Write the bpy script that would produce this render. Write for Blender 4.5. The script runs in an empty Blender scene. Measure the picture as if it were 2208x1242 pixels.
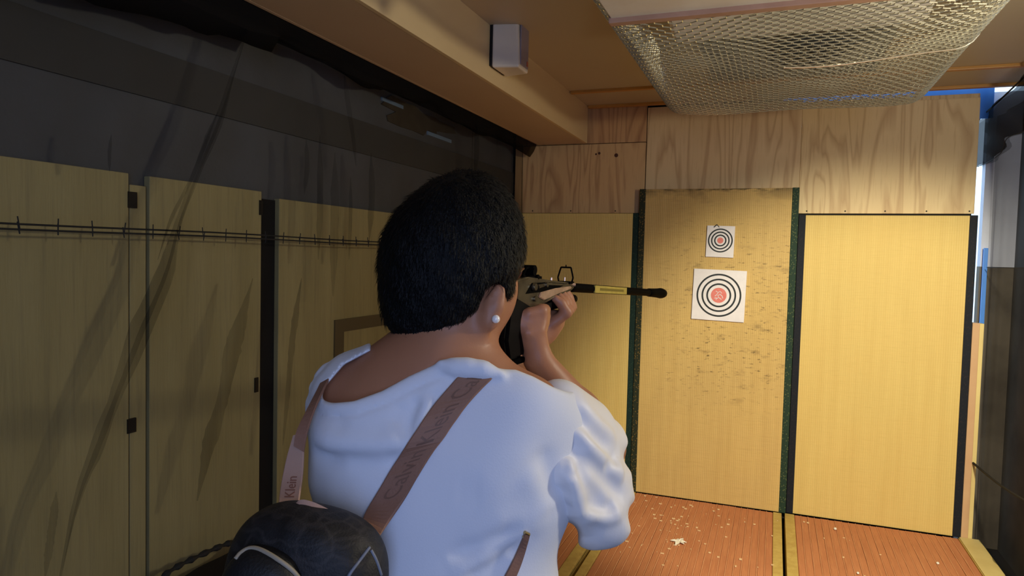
import bpy, bmesh, math, random
import numpy as np
from mathutils import Vector, Matrix
from mathutils.bvhtree import BVHTree

random.seed(7)
rng = np.random.default_rng(7)
S = bpy.context.scene
COL = S.collection

# ------------------------------------------------------------------ camera
F, CX, CY = 1500.0, 1104.0, 621.0           # focal length in pixels of the 2208 x 1242 frame
EYE = np.array([0.0, 0.0, 1.40])
def _ray(x, y): return np.array([(x - CX) / F, (y - CY) / F, 1.0])
_Y = _ray(1672, 565); _Y /= np.linalg.norm(_Y)
_Z = np.cross(_ray(1672, 565), _ray(2672, 590)); _Z /= np.linalg.norm(_Z)
if _Z[1] > 0: _Z = -_Z
_X = np.cross(_Y, _Z)
ROT = np.array([_X, _Y, _Z])                # camera (right, down, forward) -> world
RT, DN, FW = ROT[:, 0], ROT[:, 1], ROT[:, 2]
cam = bpy.data.cameras.new('camera'); cam.sensor_width = 36; cam.lens = 36 * F / 2208
cam.clip_start = 0.02
cam_o = bpy.data.objects.new('camera', cam); COL.objects.link(cam_o)
cam_o.matrix_world = Matrix(((RT[0], -DN[0], -FW[0], EYE[0]), (RT[1], -DN[1], -FW[1], EYE[1]),
                             (RT[2], -DN[2], -FW[2], EYE[2]), (0, 0, 0, 1)))
S.camera = cam_o
def P(x, y, f):                             # world point seen at (x, y), f metres ahead of the eye
    return EYE + ROT @ (_ray(x, y) * f)

# ------------------------------------------------------------------ world, lights, exposure
w = bpy.data.worlds.new('world'); S.world = w; w.use_nodes = True
bg = w.node_tree.nodes['Background']
bg.inputs[0].default_value = (0.55, 0.76, 1.0, 1); bg.inputs[1].default_value = 2.2
S.view_settings.view_transform = 'Standard'; S.view_settings.look = 'None'
S.view_settings.exposure = 0.0; S.view_settings.gamma = 1.0
S.view_settings.use_curve_mapping = False

def lamp(name, kind, loc, target, energy, color, **kw):
    l = bpy.data.lights.new(name, kind); l.energy = energy; l.color = color
    for k, v in kw.items(): setattr(l, k, v)
    o = bpy.data.objects.new(name, l); COL.objects.link(o); o.location = loc
    o.rotation_euler = (Vector(target) - Vector(loc)).to_track_quat('-Z', 'Y').to_euler()
    return o
# daylight falling in through the open shop front behind the camera, on its right
lamp('daylight_front', 'AREA', (0.95, -1.3, 1.45), (-1.3, 2.4, 1.1), 46, (0.37, 0.53, 1.0),
     shape='RECTANGLE', size=1.3, size_y=1.6)
# warm spotlight under the ceiling aimed at the foot of the target mats
lamp('target_spot', 'SPOT', (0.66, 1.30, 2.02), (0.50, 4.1, 0.30), 350, (1.0, 0.95, 0.74),
     spot_size=math.radians(64), spot_blend=0.6, shadow_soft_size=0.06)
# unseen warm fill: added points, one brightening the range, one the near end
lamp('range_fill', 'POINT', (1.04, 1.55, 1.72), (0, 0, 0), 44, (1.0, 0.91, 0.70), shadow_soft_size=0.05)
lamp('front_fill', 'POINT', (0.9, -0.7, 1.90), (0, 0, 0), 6, (1.0, 0.90, 0.70), shadow_soft_size=0.08)

# ------------------------------------------------------------------ helpers
ORG = {}
def props(o, label=None, cat=None, group=None, kind=None):
    if label: o['label'] = label
    if cat: o['category'] = cat
    if group: o['group'] = group
    if kind: o['kind'] = kind
    return o
def thing(name, loc, label=None, cat=None, group=None, kind=None):
    o = bpy.data.objects.new(name, None); COL.objects.link(o)
    o.empty_display_size = 0.05
    o.location = loc; ORG[o] = np.array(loc, float)
    return props(o, label, cat, group, kind)
def mesh(name, V, Fc, m, parent=None, smooth=False, org=None, **kw):
    V = np.asarray(V, float).reshape(-1, 3)
    if parent is not None: org = ORG[parent]
    elif org is None:
        lo, hi = V.min(0), V.max(0); org = np.array([(lo[0] + hi[0]) / 2, (lo[1] + hi[1]) / 2, lo[2]])
    org = np.asarray(org, float)
    me = bpy.data.meshes.new(name)
    me.from_pydata((V - org).tolist(), [], [tuple(int(i) for i in f) for f in Fc])
    me.update()
    if m is not None: me.materials.append(m)
    if smooth: me.polygons.foreach_set('use_smooth', [True] * len(me.polygons))
    o = bpy.data.objects.new(name, me); COL.objects.link(o)
    if parent is not None: o.parent = parent
    else: o.location = org
    ORG[o] = org
    return props(o, **kw)
class B:
    """collects shapes, becomes one mesh"""
    def __init__(s): s.V = []; s.F = []
    def add(s, V, Fc):
        n = len(s.V); s.V += [tuple(v) for v in V]; s.F += [tuple(i + n for i in f) for f in Fc]; return s
    def box(s, a, b, bev=0.0, M=None):
        a = np.minimum(a, b) if False else np.array(a, float); b = np.array(b, float)
        lo, hi = np.minimum(a, b), np.maximum(a, b)
        bev = min(bev, 0.45 * float((hi - lo).min()))
        if bev <= 0:
            V = [(x, y, z) for x in (lo[0], hi[0]) for y in (lo[1], hi[1]) for z in (lo[2], hi[2])]
            Fc = [(0, 1, 3, 2), (4, 6, 7, 5), (0, 4, 5, 1), (2, 3, 7, 6), (0, 2, 6, 4), (1, 5, 7, 3)]
        else:
            bm = bmesh.new(); bmesh.ops.create_cube(bm, size=1)
            for v in bm.verts: v.co = Vector([lo[i] + (v.co[i] + .5) * (hi[i] - lo[i]) for i in range(3)])
            bmesh.ops.bevel(bm, geom=bm.edges[:], offset=bev, segments=2, profile=0.6, affect='EDGES')
            bm.verts.index_update()
            V = [v.co[:] for v in bm.verts]; Fc = [[v.index for v in f.verts] for f in bm.faces]; bm.free()
        if M is not None: V = [M(v) for v in V]
        return s.add(V, Fc)
    def tube(s, pts, r, n=8, cap=True, M=None):
        pts = [np.array(p, float) for p in pts]
        if M is not None: pts = [np.array(M(p)) for p in pts]
        R = r if hasattr(r, '__len__') else [r] * len(pts)
        V = []; Fc = []; prev = None
        for i, p in enumerate(pts):
            t = pts[min(i + 1, len(pts) - 1)] - pts[max(i - 1, 0)]; t /= np.linalg.norm(t) + 1e-12
            if prev is None:
                a = np.array([0, 0, 1.0]) if abs(t[2]) < .9 else np.array([1.0, 0, 0])
            else: a = prev
            u = a - t * a.dot(t); u /= np.linalg.norm(u) + 1e-12; prev = u; v = np.cross(t, u)
            for k in range(n):
                q = 2 * math.pi * k / n
                V.append(p + R[i] * (math.cos(q) * u + math.sin(q) * v))
        for i in range(len(pts) - 1):
            for k in range(n):
                k2 = (k + 1) % n
                Fc.append((i * n + k, i * n + k2, (i + 1) * n + k2, (i + 1) * n + k))
        if cap:
            Fc.append(tuple(range(n - 1, -1, -1))); Fc.append(tuple((len(pts) - 1) * n + k for k in range(n)))
        return s.add(V, Fc)
    def prism(s, poly, h0, h1, M):
        """poly in (a, b), extruded in c from h0 to h1; M maps (a, b, c) -> world"""
        n = len(poly)
        V = [M((a, b, h0)) for a, b in poly] + [M((a, b, h1)) for a, b in poly]
        Fc = [tuple(range(n - 1, -1, -1)), tuple(range(n, 2 * n))]
        Fc += [(i, (i + 1) % n, n + (i + 1) % n, n + i) for i in range(n)]
        return s.add(V, Fc)
    def ball(s, c, r, n=12, M=None):
        c = np.array(c, float); r = np.array(r if hasattr(r, '__len__') else [r] * 3, float)
        V = []; Fc = []
        for i in range(1, n):
            th = math.pi * i / n
            for k in range(n * 2):
                ph = math.pi * k / n
                V.append(c + r * np.array([math.sin(th) * math.cos(ph), math.sin(th) * math.sin(ph), math.cos(th)]))
        V.append(c + r * np.array([0, 0, 1])); V.append(c - r * np.array([0, 0, 1])); m = n * 2
        for i in range(n - 2):
            for k in range(m): Fc.append((i * m + k, (i + 1) * m + k, (i + 1) * m + (k + 1) % m, i * m + (k + 1) % m))
        for k in range(m):
            Fc.append((len(V) - 2, k, (k + 1) % m)); Fc.append((len(V) - 1, (n - 2) * m + (k + 1) % m, (n - 2) * m + k))
        if M is not None: V = [M(v) for v in V]
        return s.add(V, Fc)
    def done(s, name, m, parent=None, smooth=False, **kw): return mesh(name, s.V, s.F, m, parent, smooth, **kw)
def spline(pts, n):
    pts = np.array(pts, float); k = len(pts); out = []
    ext = np.vstack([2 * pts[0] - pts[1], pts, 2 * pts[-1] - pts[-2]])
    for i in range(n):
        t = i / (n - 1) * (k - 1); j = min(int(t), k - 2); q = t - j
        p0, p1, p2, p3 = ext[j:j + 4]
        out.append(.5 * (2 * p1 + (p2 - p0) * q + (2 * p0 - 5 * p1 + 4 * p2 - p3) * q * q + (3 * p1 - p0 - 3 * p2 + p3) * q ** 3))
    return np.array(out)

# ------------------------------------------------------------------ materials
def lin(c):                                  # 0-255 sRGB -> linear
    return tuple(((v / 255 + .055) / 1.055) ** 2.4 if v > 10 else v / 255 / 12.92 for v in c)
class Mat:
    def __init__(s, name, color, rough=.6, metal=0, spec=.4):
        s.m = bpy.data.materials.new(name); s.m.use_nodes = True; s.t = s.m.node_tree
        s.b = s.t.nodes['Principled BSDF']; c = lin(color)
        s.b.inputs['Base Color'].default_value = (*c, 1); s.b.inputs['Roughness'].default_value = rough
        s.b.inputs['Metallic'].default_value = metal; s.b.inputs['Specular IOR Level'].default_value = spec
        s.col = None; s.c0 = c; s.co = None; s.h = None
    def n(s, typ, **kw):
        x = s.t.nodes.new(typ)
        for k, v in kw.items():
            if k in x.inputs.keys(): x.inputs[k].default_value = v
            else: setattr(x, k, v)
        return x
    def l(s, a, b): s.t.links.new(a, b)
    def coord(s, scale=(1, 1, 1), rot=(0, 0, 0)):
        if s.co is None: s.co = s.n('ShaderNodeTexCoord').outputs['Object']
        mp = s.n('ShaderNodeMapping'); mp.inputs['Scale'].default_value = scale; mp.inputs['Rotation'].default_value = rot
        s.l(s.co, mp.inputs[0]); return mp.outputs[0]
    def noise(s, scale=(1, 1, 1), size=5, detail=4, rough=.55, dist=0, lo=.35, hi=.65, rot=(0, 0, 0)):
        x = s.n('ShaderNodeTexNoise', Scale=size, Detail=detail, Roughness=rough, Distortion=dist)
        s.l(s.coord(scale, rot), x.inputs['Vector'])
        r = s.n('ShaderNodeMapRange'); r.inputs[1].default_value = lo; r.inputs[2].default_value = hi
        s.l(x.outputs['Fac'], r.inputs[0]); return r.outputs[0]
    def wave(s, scale, dirn='X', dist=0, detail=2, dscale=1, lo=0., hi=1., prof='SIN', sc=(1, 1, 1), typ='BANDS'):
        x = s.n('ShaderNodeTexWave', wave_type=typ, wave_profile=prof)
        if typ == 'BANDS': x.bands_direction = dirn
        else: x.rings_direction = dirn
        x.inputs['Scale'].default_value = scale; x.inputs['Distortion'].default_value = dist
        x.inputs['Detail'].default_value = detail; x.inputs['Detail Scale'].default_value = dscale
        s.l(s.coord(sc), x.inputs['Vector'])
        r = s.n('ShaderNodeMapRange'); r.inputs[1].default_value = lo; r.inputs[2].default_value = hi
        s.l(x.outputs['Fac'], r.inputs[0]); return r.outputs[0]
    def axis(s, i, a, b):                     # 0..1 ramp along an object axis
        if s.co is None: s.coord()
        q = s.n('ShaderNodeSeparateXYZ'); s.l(s.co, q.inputs[0])
        r = s.n('ShaderNodeMapRange'); r.inputs[1].default_value = a; r.inputs[2].default_value = b
        s.l(q.outputs[i], r.inputs[0]); return r.outputs[0]
    def mul(s, a, b):
        x = s.n('ShaderNodeMath', operation='MULTIPLY'); s.l(a, x.inputs[0])
        if isinstance(b, (int, float)): x.inputs[1].default_value = b
        else: s.l(b, x.inputs[1])
        return x.outputs[0]
    def mix(s, fac, color, amt=1.0):
        x = s.n('ShaderNodeMix', data_type='RGBA')
        f = s.mul(fac, amt); s.l(f, x.inputs['Factor'])
        if s.col is None: x.inputs[6].default_value = (*s.c0, 1)
        else: s.l(s.col, x.inputs[6])
        x.inputs[7].default_value = (*lin(color), 1)
        s.col = x.outputs[2]; s.l(s.col, s.b.inputs['Base Color']); return s
    def bump(s, h, strength=.3, dist=.002):
        x = s.n('ShaderNodeBump'); x.inputs['Strength'].default_value = strength; x.inputs['Distance'].default_value = dist
        s.l(h, x.inputs['Height'])
        if s.h is not None: s.l(s.h, x.inputs['Normal'])
        s.h = x.outputs[0]; s.l(s.h, s.b.inputs['Normal']); return s
    def see_through(s, cover):                # fine netting: the share `cover` of the sheet is thread
        out = s.t.nodes['Material Output']; mx = s.n('ShaderNodeMixShader'); tr = s.n('ShaderNodeBsdfTransparent')
        if isinstance(cover, (int, float)): mx.inputs[0].default_value = cover
        else: s.l(cover, mx.inputs[0])
        s.l(tr.outputs[0], mx.inputs[1]); s.l(s.b.outputs[0], mx.inputs[2]); s.l(mx.outputs[0], out.inputs[0]); return s

def plywood(name, base, dark, light, seed):
    m = Mat(name, base, .55, spec=.35)
    m.mix(m.noise((1, 1, .25), 2.2 + seed * .3, 3, lo=.3, hi=.7), light, .55)
    off = 3.1 * seed
    x = m.n('ShaderNodeTexNoise', Scale=1.0, Detail=2.5, Roughness=.45, Distortion=.6)
    mp = m.n('ShaderNodeMapping'); mp.inputs['Scale'].default_value = (5.5, 1, .62); mp.inputs['Location'].default_value = (off, off * .7, off * .3)
    m.l(m.co, mp.inputs[0]); m.l(mp.outputs[0], x.inputs['Vector'])
    k = m.n('ShaderNodeMath', operation='MULTIPLY'); m.l(x.outputs['Fac'], k.inputs[0]); k.inputs[1].default_value = 9
    fr = m.n('ShaderNodeMath', operation='FRACT'); m.l(k.outputs[0], fr.inputs[0])
    r = m.n('ShaderNodeValToRGB'); e = r.color_ramp.elements
    e[0].position = 0; e[0].color = (1, 1, 1, 1); e[1].position = .28; e[1].color = (0, 0, 0, 1)
    q = e.new(.85); q.color = (.12, .12, .12, 1); q = e.new(1); q.color = (.9, .9, .9, 1)
    m.l(fr.outputs[0], r.inputs[0])
    m.mix(r.outputs[0], dark, .5)
    m.mix(m.noise((40, 40, 2.5), 3, 3, lo=.55, hi=.75), dark, .25)
    m.bump(m.noise((60, 60, 3), 2, 2), .15, .001)
    return m.m
def simple(name, c, rough=.6, metal=0, spec=.4, var=None, vs=6, amt=.5, bump=0, bs=80):
    m = Mat(name, c, rough, metal, spec)
    if var: m.mix(m.noise((1, 1, 1), vs), var, amt)
    if bump: m.bump(m.noise((1, 1, 1), bs, 3), bump, .002)
    return m.m
def tatami(name, base, dark, scuffs=0):
    m = Mat(name, base, .62, spec=.3)
    m.mix(m.noise((9, 1, .5), 3, 3, lo=.35, hi=.7), dark, .28)
    m.mix(m.noise((1, 1, 1), 2.2, 3, lo=.4, hi=.7), (222, 184, 104), .35)
    m.mix(m.wave(30, 'X', .6, 1, 2), dark, .22)
    m.mix(m.noise((6, 6, 160), 2, 2, lo=.5, hi=.75), dark, .25)
    if scuffs:
        zone = m.mul(m.axis(2, .45, .8), m.axis(2, 1.78, 1.3))
        zone = m.mul(zone, m.axis(0, -.38, -.1))
        m.mix(m.mul(m.noise((16, 1, 52), 1.5, 3, .6, lo=.60, hi=.68), zone), (78, 58, 32), .75)
        m.mix(m.mul(m.noise((7, 1, 16), 1.3, 4, .65, lo=.55, hi=.75), zone), (92, 70, 40), .6)
        m.mix(m.mul(m.noise((9, 1, 40), 1.6, 4, lo=.45, hi=.6), m.axis(2, 1.785, 1.81)), (30, 24, 18), .95)
        m.mix(m.mul(m.noise((3, 1, 5), 1.6, 4, lo=.5, hi=.62), m.axis(2, 1.70, 1.82)), (70, 54, 34), .6)
    m.bump(m.wave(30, 'X', .6, 1, 2), .35, .002).bump(m.wave(90, 'Z', .4, 1, 2), .12, .001)
    return m.m
def brocade(name, base, fleck, amt):
    m = Mat(name, base, .7, spec=.25)
    v = m.n('ShaderNodeTexVoronoi', feature='F1'); v.inputs['Scale'].default_value = 95
    m.l(m.coord((1, 1, .8)), v.inputs['Vector'])
    r = m.n('ShaderNodeMapRange'); r.inputs[1].default_value = .34; r.inputs[2].default_value = .22; m.l(v.outputs['Distance'], r.inputs[0])
    m.mix(r.outputs[0], fleck, amt); m.bump(m.noise((1, 1, 1), 260, 2), .3, .001)
    return m.m

M = {}
M['tatami_mid'] = tatami('worn_igusa', (208, 174, 106), (166, 130, 70), 1)
M['tatami_side'] = tatami('igusa_straw', (220, 190, 112), (192, 158, 84))
M['green'] = brocade('green_border_cloth', (20, 42, 34), (52, 74, 52), .5)
M['brown_border'] = brocade('brocade_border_cloth', (40, 44, 26), (126, 98, 44), .8)
M['green_border'] = brocade('green_brocade_cloth', (34, 54, 38), (96, 104, 62), .7)
M['navy'] = brocade('dark_border_cloth', (22, 24, 30), (52, 40, 36), .4)
M['ply_a'] = plywood('plywood_pale', (216, 184, 134), (160, 114, 70), (224, 196, 148), 1)
M['ply_b'] = plywood('plywood_golden', (222, 192, 138), (166, 122, 74), (232, 206, 154), 2.4)
M['ply_c'] = plywood('plywood_knotty', (206, 164, 110), (134, 86, 48), (214, 178, 126), 3.7)
M['ply_d'] = plywood('plywood_red', (196, 150, 100), (126, 78, 48), (212, 170, 118), 5.2)
M['ceil'] = simple('ceiling_board', (188, 175, 150), .5, var=(178, 164, 138), vs=1.2, amt=.6, bump=.05, bs=120)
M['beam_u'] = simple('beam_board', (192, 166, 132), .5, var=(182, 156, 122), vs=1.6, amt=.6, bump=.05)
M['beam_s'] = simple('beam_side_board', (212, 188, 144), .5, var=(202, 176, 130), vs=1.4, amt=.6, bump=.05)
M['batten'] = simple('varnished_batten', (196, 142, 62), .4, var=(170, 118, 50), vs=9)
M['white_plastic'] = simple('ivory_plastic', (214, 203, 188), .4, bump=.05, bs=300)
M['grille_grey'] = simple('speaker_grille_grey', (146, 132, 140), .6, bump=.3, bs=900)
M['red_badge'] = simple('badge_red', (176, 84, 62), .4)
M['dark'] = simple('dark_gap', (16, 15, 15), .8)
M['black_wire'] = simple('black_cord', (18, 17, 16), .8, bump=.3, bs=500)
M['concrete'] = simple('grey_painted_wall', (108, 109, 110), .8, var=(94, 93, 90), vs=2.2, amt=.8, bump=.25, bs=30)
M['olive_shade_band'] = simple('olive_shade_band', (88, 86, 80), .8, var=(78, 76, 70), vs=3)
m = Mat('beige_panel', (208, 192, 136), .75, spec=.2)
m.mix(m.noise((1, 3, .5), 3, 4, lo=.3, hi=.7), (186, 170, 116), .8).mix(m.noise((1, 40, 2), 2, 3, lo=.5, hi=.75), (150, 140, 106), .35)
m.bump(m.noise((1, 60, 4), 3, 3), .2, .002); M['panel'] = m.m
M['tape'] = simple('black_tape', (34, 28, 20), .6)
M['frame_tape'] = simple('brown_frame', (120, 104, 72), .7)
M['patch'] = simple('torn_brown_patch', (90, 80, 62), .9, var=(72, 62, 46), vs=14)
M['patch_blue'] = simple('pale_blue_glint', (150, 176, 200), .25)
M['floor'] = simple('dark_floor', (34, 31, 30), .8, var=(26, 24, 24), vs=5)
m = Mat('reed', (196, 126, 84), .55, spec=.3)
m.mix(m.noise((3, .8, 1), 6, 4, lo=.35, hi=.7), (178, 108, 70), .6).mix(m.noise((70, 3, 1), 2, 3, lo=.5, hi=.7), (212, 142, 92), .5)
m.bump(m.noise((120, 4, 1), 2, 2), .4, .001); M['reed'] = m.m
M['reed_line'] = simple('reed_stitch', (216, 152, 106), .6, var=(200, 130, 86), vs=20)
M['bind'] = simple('straw_binding', (206, 176, 96), .6, var=(186, 150, 76), vs=30, amt=.7, bump=.4, bs=240)
M['pine'] = simple('pale_pine', (222, 198, 128), .5, var=(206, 178, 108), vs=8, bump=.1)
M['pinkpost'] = simple('pink_pine_post', (204, 164, 118), .6, var=(188, 140, 98), vs=5)
M['blue'] = simple('blue_daylight_sheet', (70, 132, 214), .4, var=(56, 112, 190), vs=6)
M['wire'] = simple('galvanised_wire', (236, 230, 206), .28, metal=.75, spec=.8)
M['ac_white'] = simple('air_conditioner_white', (242, 240, 232), .45)
M['ac_grille'] = simple('dark_intake_grille', (70, 72, 72), .6)
M['plank'] = simple('cream_board', (242, 234, 218), .5, var=(226, 206, 180), vs=10)
M['plank_edge'] = simple('pinkish_board_edge', (190, 148, 124), .6, var=(168, 126, 100), vs=14)
m = Mat('black_netting', (20, 20, 21), .9, spec=.05); cv = m.noise((1, .6, .35), 2.5, 4, lo=.2, hi=.9)
r_ = m.n('ShaderNodeMapRange'); r_.inputs[3].default_value = .30; r_.inputs[4].default_value = .47; m.l(cv, r_.inputs[0])
m.see_through(r_.outputs[0]); M['net'] = m.m
m = Mat('black_netting_fold', (20, 19, 18), .9, spec=.05); cv = m.noise((1, 3, .5), 3, 3, lo=.3, hi=.7)
r_ = m.n('ShaderNodeMapRange'); r_.inputs[3].default_value = .16; r_.inputs[4].default_value = .42; m.l(cv, r_.inputs[0])
m.see_through(r_.outputs[0]); M['fold'] = m.m
m = Mat('black_netting_bunch', (17, 16, 16), .9, spec=.05); m.see_through(.86); M['bunch'] = m.m
m = Mat('black_netting_double', (18, 18, 19), .9, spec=.05); m.see_through(.42); M['net2'] = m.m
M['white_board'] = simple('target_board_white', (232, 224, 220), .6, var=(214, 208, 206), vs=30, amt=.4)
M['ink'] = simple('target_ink_black', (26, 30, 30), .6)
M['red_ink'] = simple('target_red', (214, 112, 100), .6, var=(226, 140, 124), vs=60)
M['debris'] = simple('straw_crumb', (226, 190, 140), .7)
M['petal'] = simple('white_fluff', (232, 222, 200), .6)

# ------------------------------------------------------------------ room shell
def struct(o, **k): o['kind'] = 'structure'; return o
YB = 4.18                                    # face of the plywood
FL = -0.09
struct(B().box((-1.75, -1.7, FL - .1), (1.75, 4.9, FL)).done('floor', M['floor']))
ceiling = struct(B().box((-1.75, -1.7, 2.31), (1.75, 4.195, 2.36)).done('ceiling', M['ceil']))
B().box((-1.09, 3.72, 2.296), (1.75, 3.75, 2.312), .003).done('ceiling_batten', M['batten'], ceiling)
B().box((-1.09, 4.10, 2.296), (1.75, 4.135, 2.312), .003).done('ceiling_batten', M['batten'], ceiling)
wl = struct(B().box((-1.70, -1.7, FL), (-1.60, 4.25, 2.31)).done('wall_left', M['concrete']))
wr = struct(B().box((1.16, -1.7, 1.40), (1.26, 4.36, 2.31)).done('wall_right', M['concrete']))
M['right_low'] = simple('brown_grey_board', (104, 94, 80), .8, var=(70, 62, 52), vs=4, amt=.8)
B().box((1.158, -1.7, FL), (1.255, 4.30, 1.403)).done('lower_board', M['right_low'], wr)
B().box((1.008, 4.30, 1.40), (1.16, 4.36, 2.31)).done('return_board', simple('grey_return_board', (206, 208, 220), .8, var=(180, 180, 190), vs=5), wr)
B().box((1.006, 4.298, FL), (1.16, 4.355, 1.403)).done('lower_board', M['right_low'], wr)
struct(B().box((-1.75, -1.75, FL), (1.75, -1.68, 2.31)).done('wall_front', M['concrete']))
# back wall: framing behind the plywood, then the boards
wb = struct(B().box((-1.60, 4.205, FL), (0.935, 4.24, 2.15)).box((-1.60, 4.197, 2.15), (0.0, 4.24, 2.38)).done('wall_back', M['dark']))
def ply(x0, x1, z0, z1, y, mt):
    o = B().box((x0, y, z0), (x1, y + .018, z1), .002).done('plywood_board', M[mt], wb); return o
ply(-1.575, -.748, 1.672, 2.092, YB, 'ply_c')
ply(-1.575, -.748, 2.096, 2.309, YB + .004, 'ply_d')
ply(-.743, .106, 1.672, 2.296, YB, 'ply_a')
ply(.1065, .942, 1.672, 2.262, YB, 'ply_b')
ply(.1065, .942, 2.200, 2.285, YB + .010, 'ply_a')
nb = B()
for k, x in enumerate(np.linspace(.15, .92, 5)): nb.tube([(x, YB - .002, 1.685), (x, YB + .01, 1.685)], .004, 8)
for x in (-1.45, -1.2, -.92): nb.tube([(x, YB - .002, 1.685), (x, YB + .01, 1.685)], .004, 8)
nb.done('nail_head', M['dark'], wb, kind='stuff')
kn = B()
for (x, z, r) in ((-.925, 2.02, .012), (-1.03, 2.035, .008), (-1.05, 2.03, .006)): kn.tube([(x, YB - .0015, z), (x, YB + .01, z)], r, 10)
kn.done('wood_knot', simple('knot_brown', (74, 40, 22), .7), wb, kind='stuff')
# beam boxed under the ceiling on the left
beam = struct(B().box((-1.41, -1.7, 2.09), (-1.10, 4.13, 2.10), .001).done('trim_1', M['beam_u']))
B().box((-1.112, -1.7, 2.0895), (-1.095, 4.13, 2.31), .0015).done('side_board', M['beam_s'], beam)
B().box((-1.41, -1.7, 2.0895), (-1.395, 4.13, 2.31), .0015).done('side_board', M['beam_u'], beam)
# panels leaning along the left wall
for (y0, y1, z1, x) in ((.2, 1.345, 1.588, -1.578), (1.352, 1.402, 1.560, -1.582), (1.41, 1.845, 1.588, -1.578), (1.93, 2.86, 1.572, -1.576), (2.87, 4.1, 1.58, -1.58)):
    B().box((-1.599, y0, FL), (x, y1, z1), .002).done('wall_panel', M['panel'], wl)
B().box((-1.5995, 1.847, FL), (-1.592, 1.928, 1.566)).done('gap_strip', M['dark'], wl)
B().box((-1.599, -.5, 1.80), (-1.592, 4.2, 1.93), .001).done('shade_band', M['olive_shade_band'], wl)  # added darker board, painted in for the beam's shadow band on the wall
tp = [(1.355, 1.52, .026, .021), (1.352, .925, .026, .019), (1.84, 1.535, .014, .024), (1.825, .955, .016, .024)]
for (y, z, a, b) in tp: B().box((-1.580, y - a / 2, z - b), (-1.574, y + a / 2, z + b)).done('tape_patch', M['tape'], wl)
fr = B()
fr.box((-1.577, 2.25, 1.085), (-1.570, 3.3, 1.135)).box((-1.577, 2.25, .75), (-1.570, 2.31, 1.085))
fr.done('panel_frame', M['frame_tape'], wl)
V = []; n = 26
for i in range(n):
    a = 2 * math.pi * i / n; r = 1 + .25 * math.sin(3 * a + 1) + .2 * random.uniform(-1, 1)
    V.append((2.93 + .36 * r * math.cos(a), 2.03 + .055 * r * math.sin(a)))
B().prism(V, -1.5995, -1.594, lambda q: (q[2], q[0], q[1])).done('torn_patch', M['patch'], wl)
for (y0, y1, z0, z1) in ((2.60, 2.78, 2.045, 2.052), (3.02, 3.28, 1.972, 1.981)):
    B().box((-1.5995, y0, z0), (-1.592, y1, z1 + .008)).done('glint_strip', M['patch_blue'], wl)  # pale blue strips painted in for the glints around the patch
V = None
# small board and post at right; blue sheet added as daylight in the gap
post = struct(B().box((.953, 4.14, -.06), (.985, 4.20, 1.115), .002).done('trim_2', M['pinkpost']))
B().box((.985, 4.142, -.06), (1.004, 4.198, 1.113), .002).done('edge_board', M['pine'], post)
o = B().box((-.1, 4.26, 2.17), (1.02, 4.272, 2.42), .002).done('blue_daylight_sheet', M['blue'], label='wide blue sheet added as daylight in the gap above the plywood at top right', cat='sheet')
o = B().box((1.012, 4.26, -.06), (1.032, 4.272, 1.5), .002).done('blue_daylight_sheet', M['blue'], label='narrow strip of blue sheet added as daylight beside the pine post at right', cat='sheet')
sill = struct(B().box((.945, 2.3, -.075), (1.035, 4.138, .004), .003).done('trim_3', M['pine']))

# ------------------------------------------------------------------ standing tatami mats
def wall_mat(x0, x1, z1, y0, th, straw, bl, br, label):
    t = thing('tatami_mat', ((x0 + x1) / 2, y0 + th / 2, 0), label, 'mat')
    B().box((x0 + .003, y0, 0.002), (x1 - .003, y0 + th, z1), .004).done('straw_facing', M[straw], t)
    bw = .036
    if bl: B().box((x0, y0 - .003, 0.001), (x0 + bw, y0 + th + .001, z1 + .002), .003).done('cloth_border', M[bl], t)
    if br: B().box((x1 - bw, y0 - .003, 0.001), (x1, y0 + th + .001, z1 + .002), .003).done('cloth_border', M[br], t)
    return t
mat_l = wall_mat(-1.578, -.766, 1.668, 4.135, .04, 'tatami_side', None, 'green', 'standing straw mat at left of the wall, partly behind the shooter and rifle')
mat_m = wall_mat(-.765, .108, 1.808, 4.125, .05, 'tatami_mid', 'brown_border', 'green_border', 'taller scuffed straw mat standing in the middle with the two targets')
mat_r = wall_mat(.110, .950, 1.660, 4.137, .04, 'tatami_side', 'navy', 'navy', 'clean bright straw mat standing at the right end of the wall')

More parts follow.
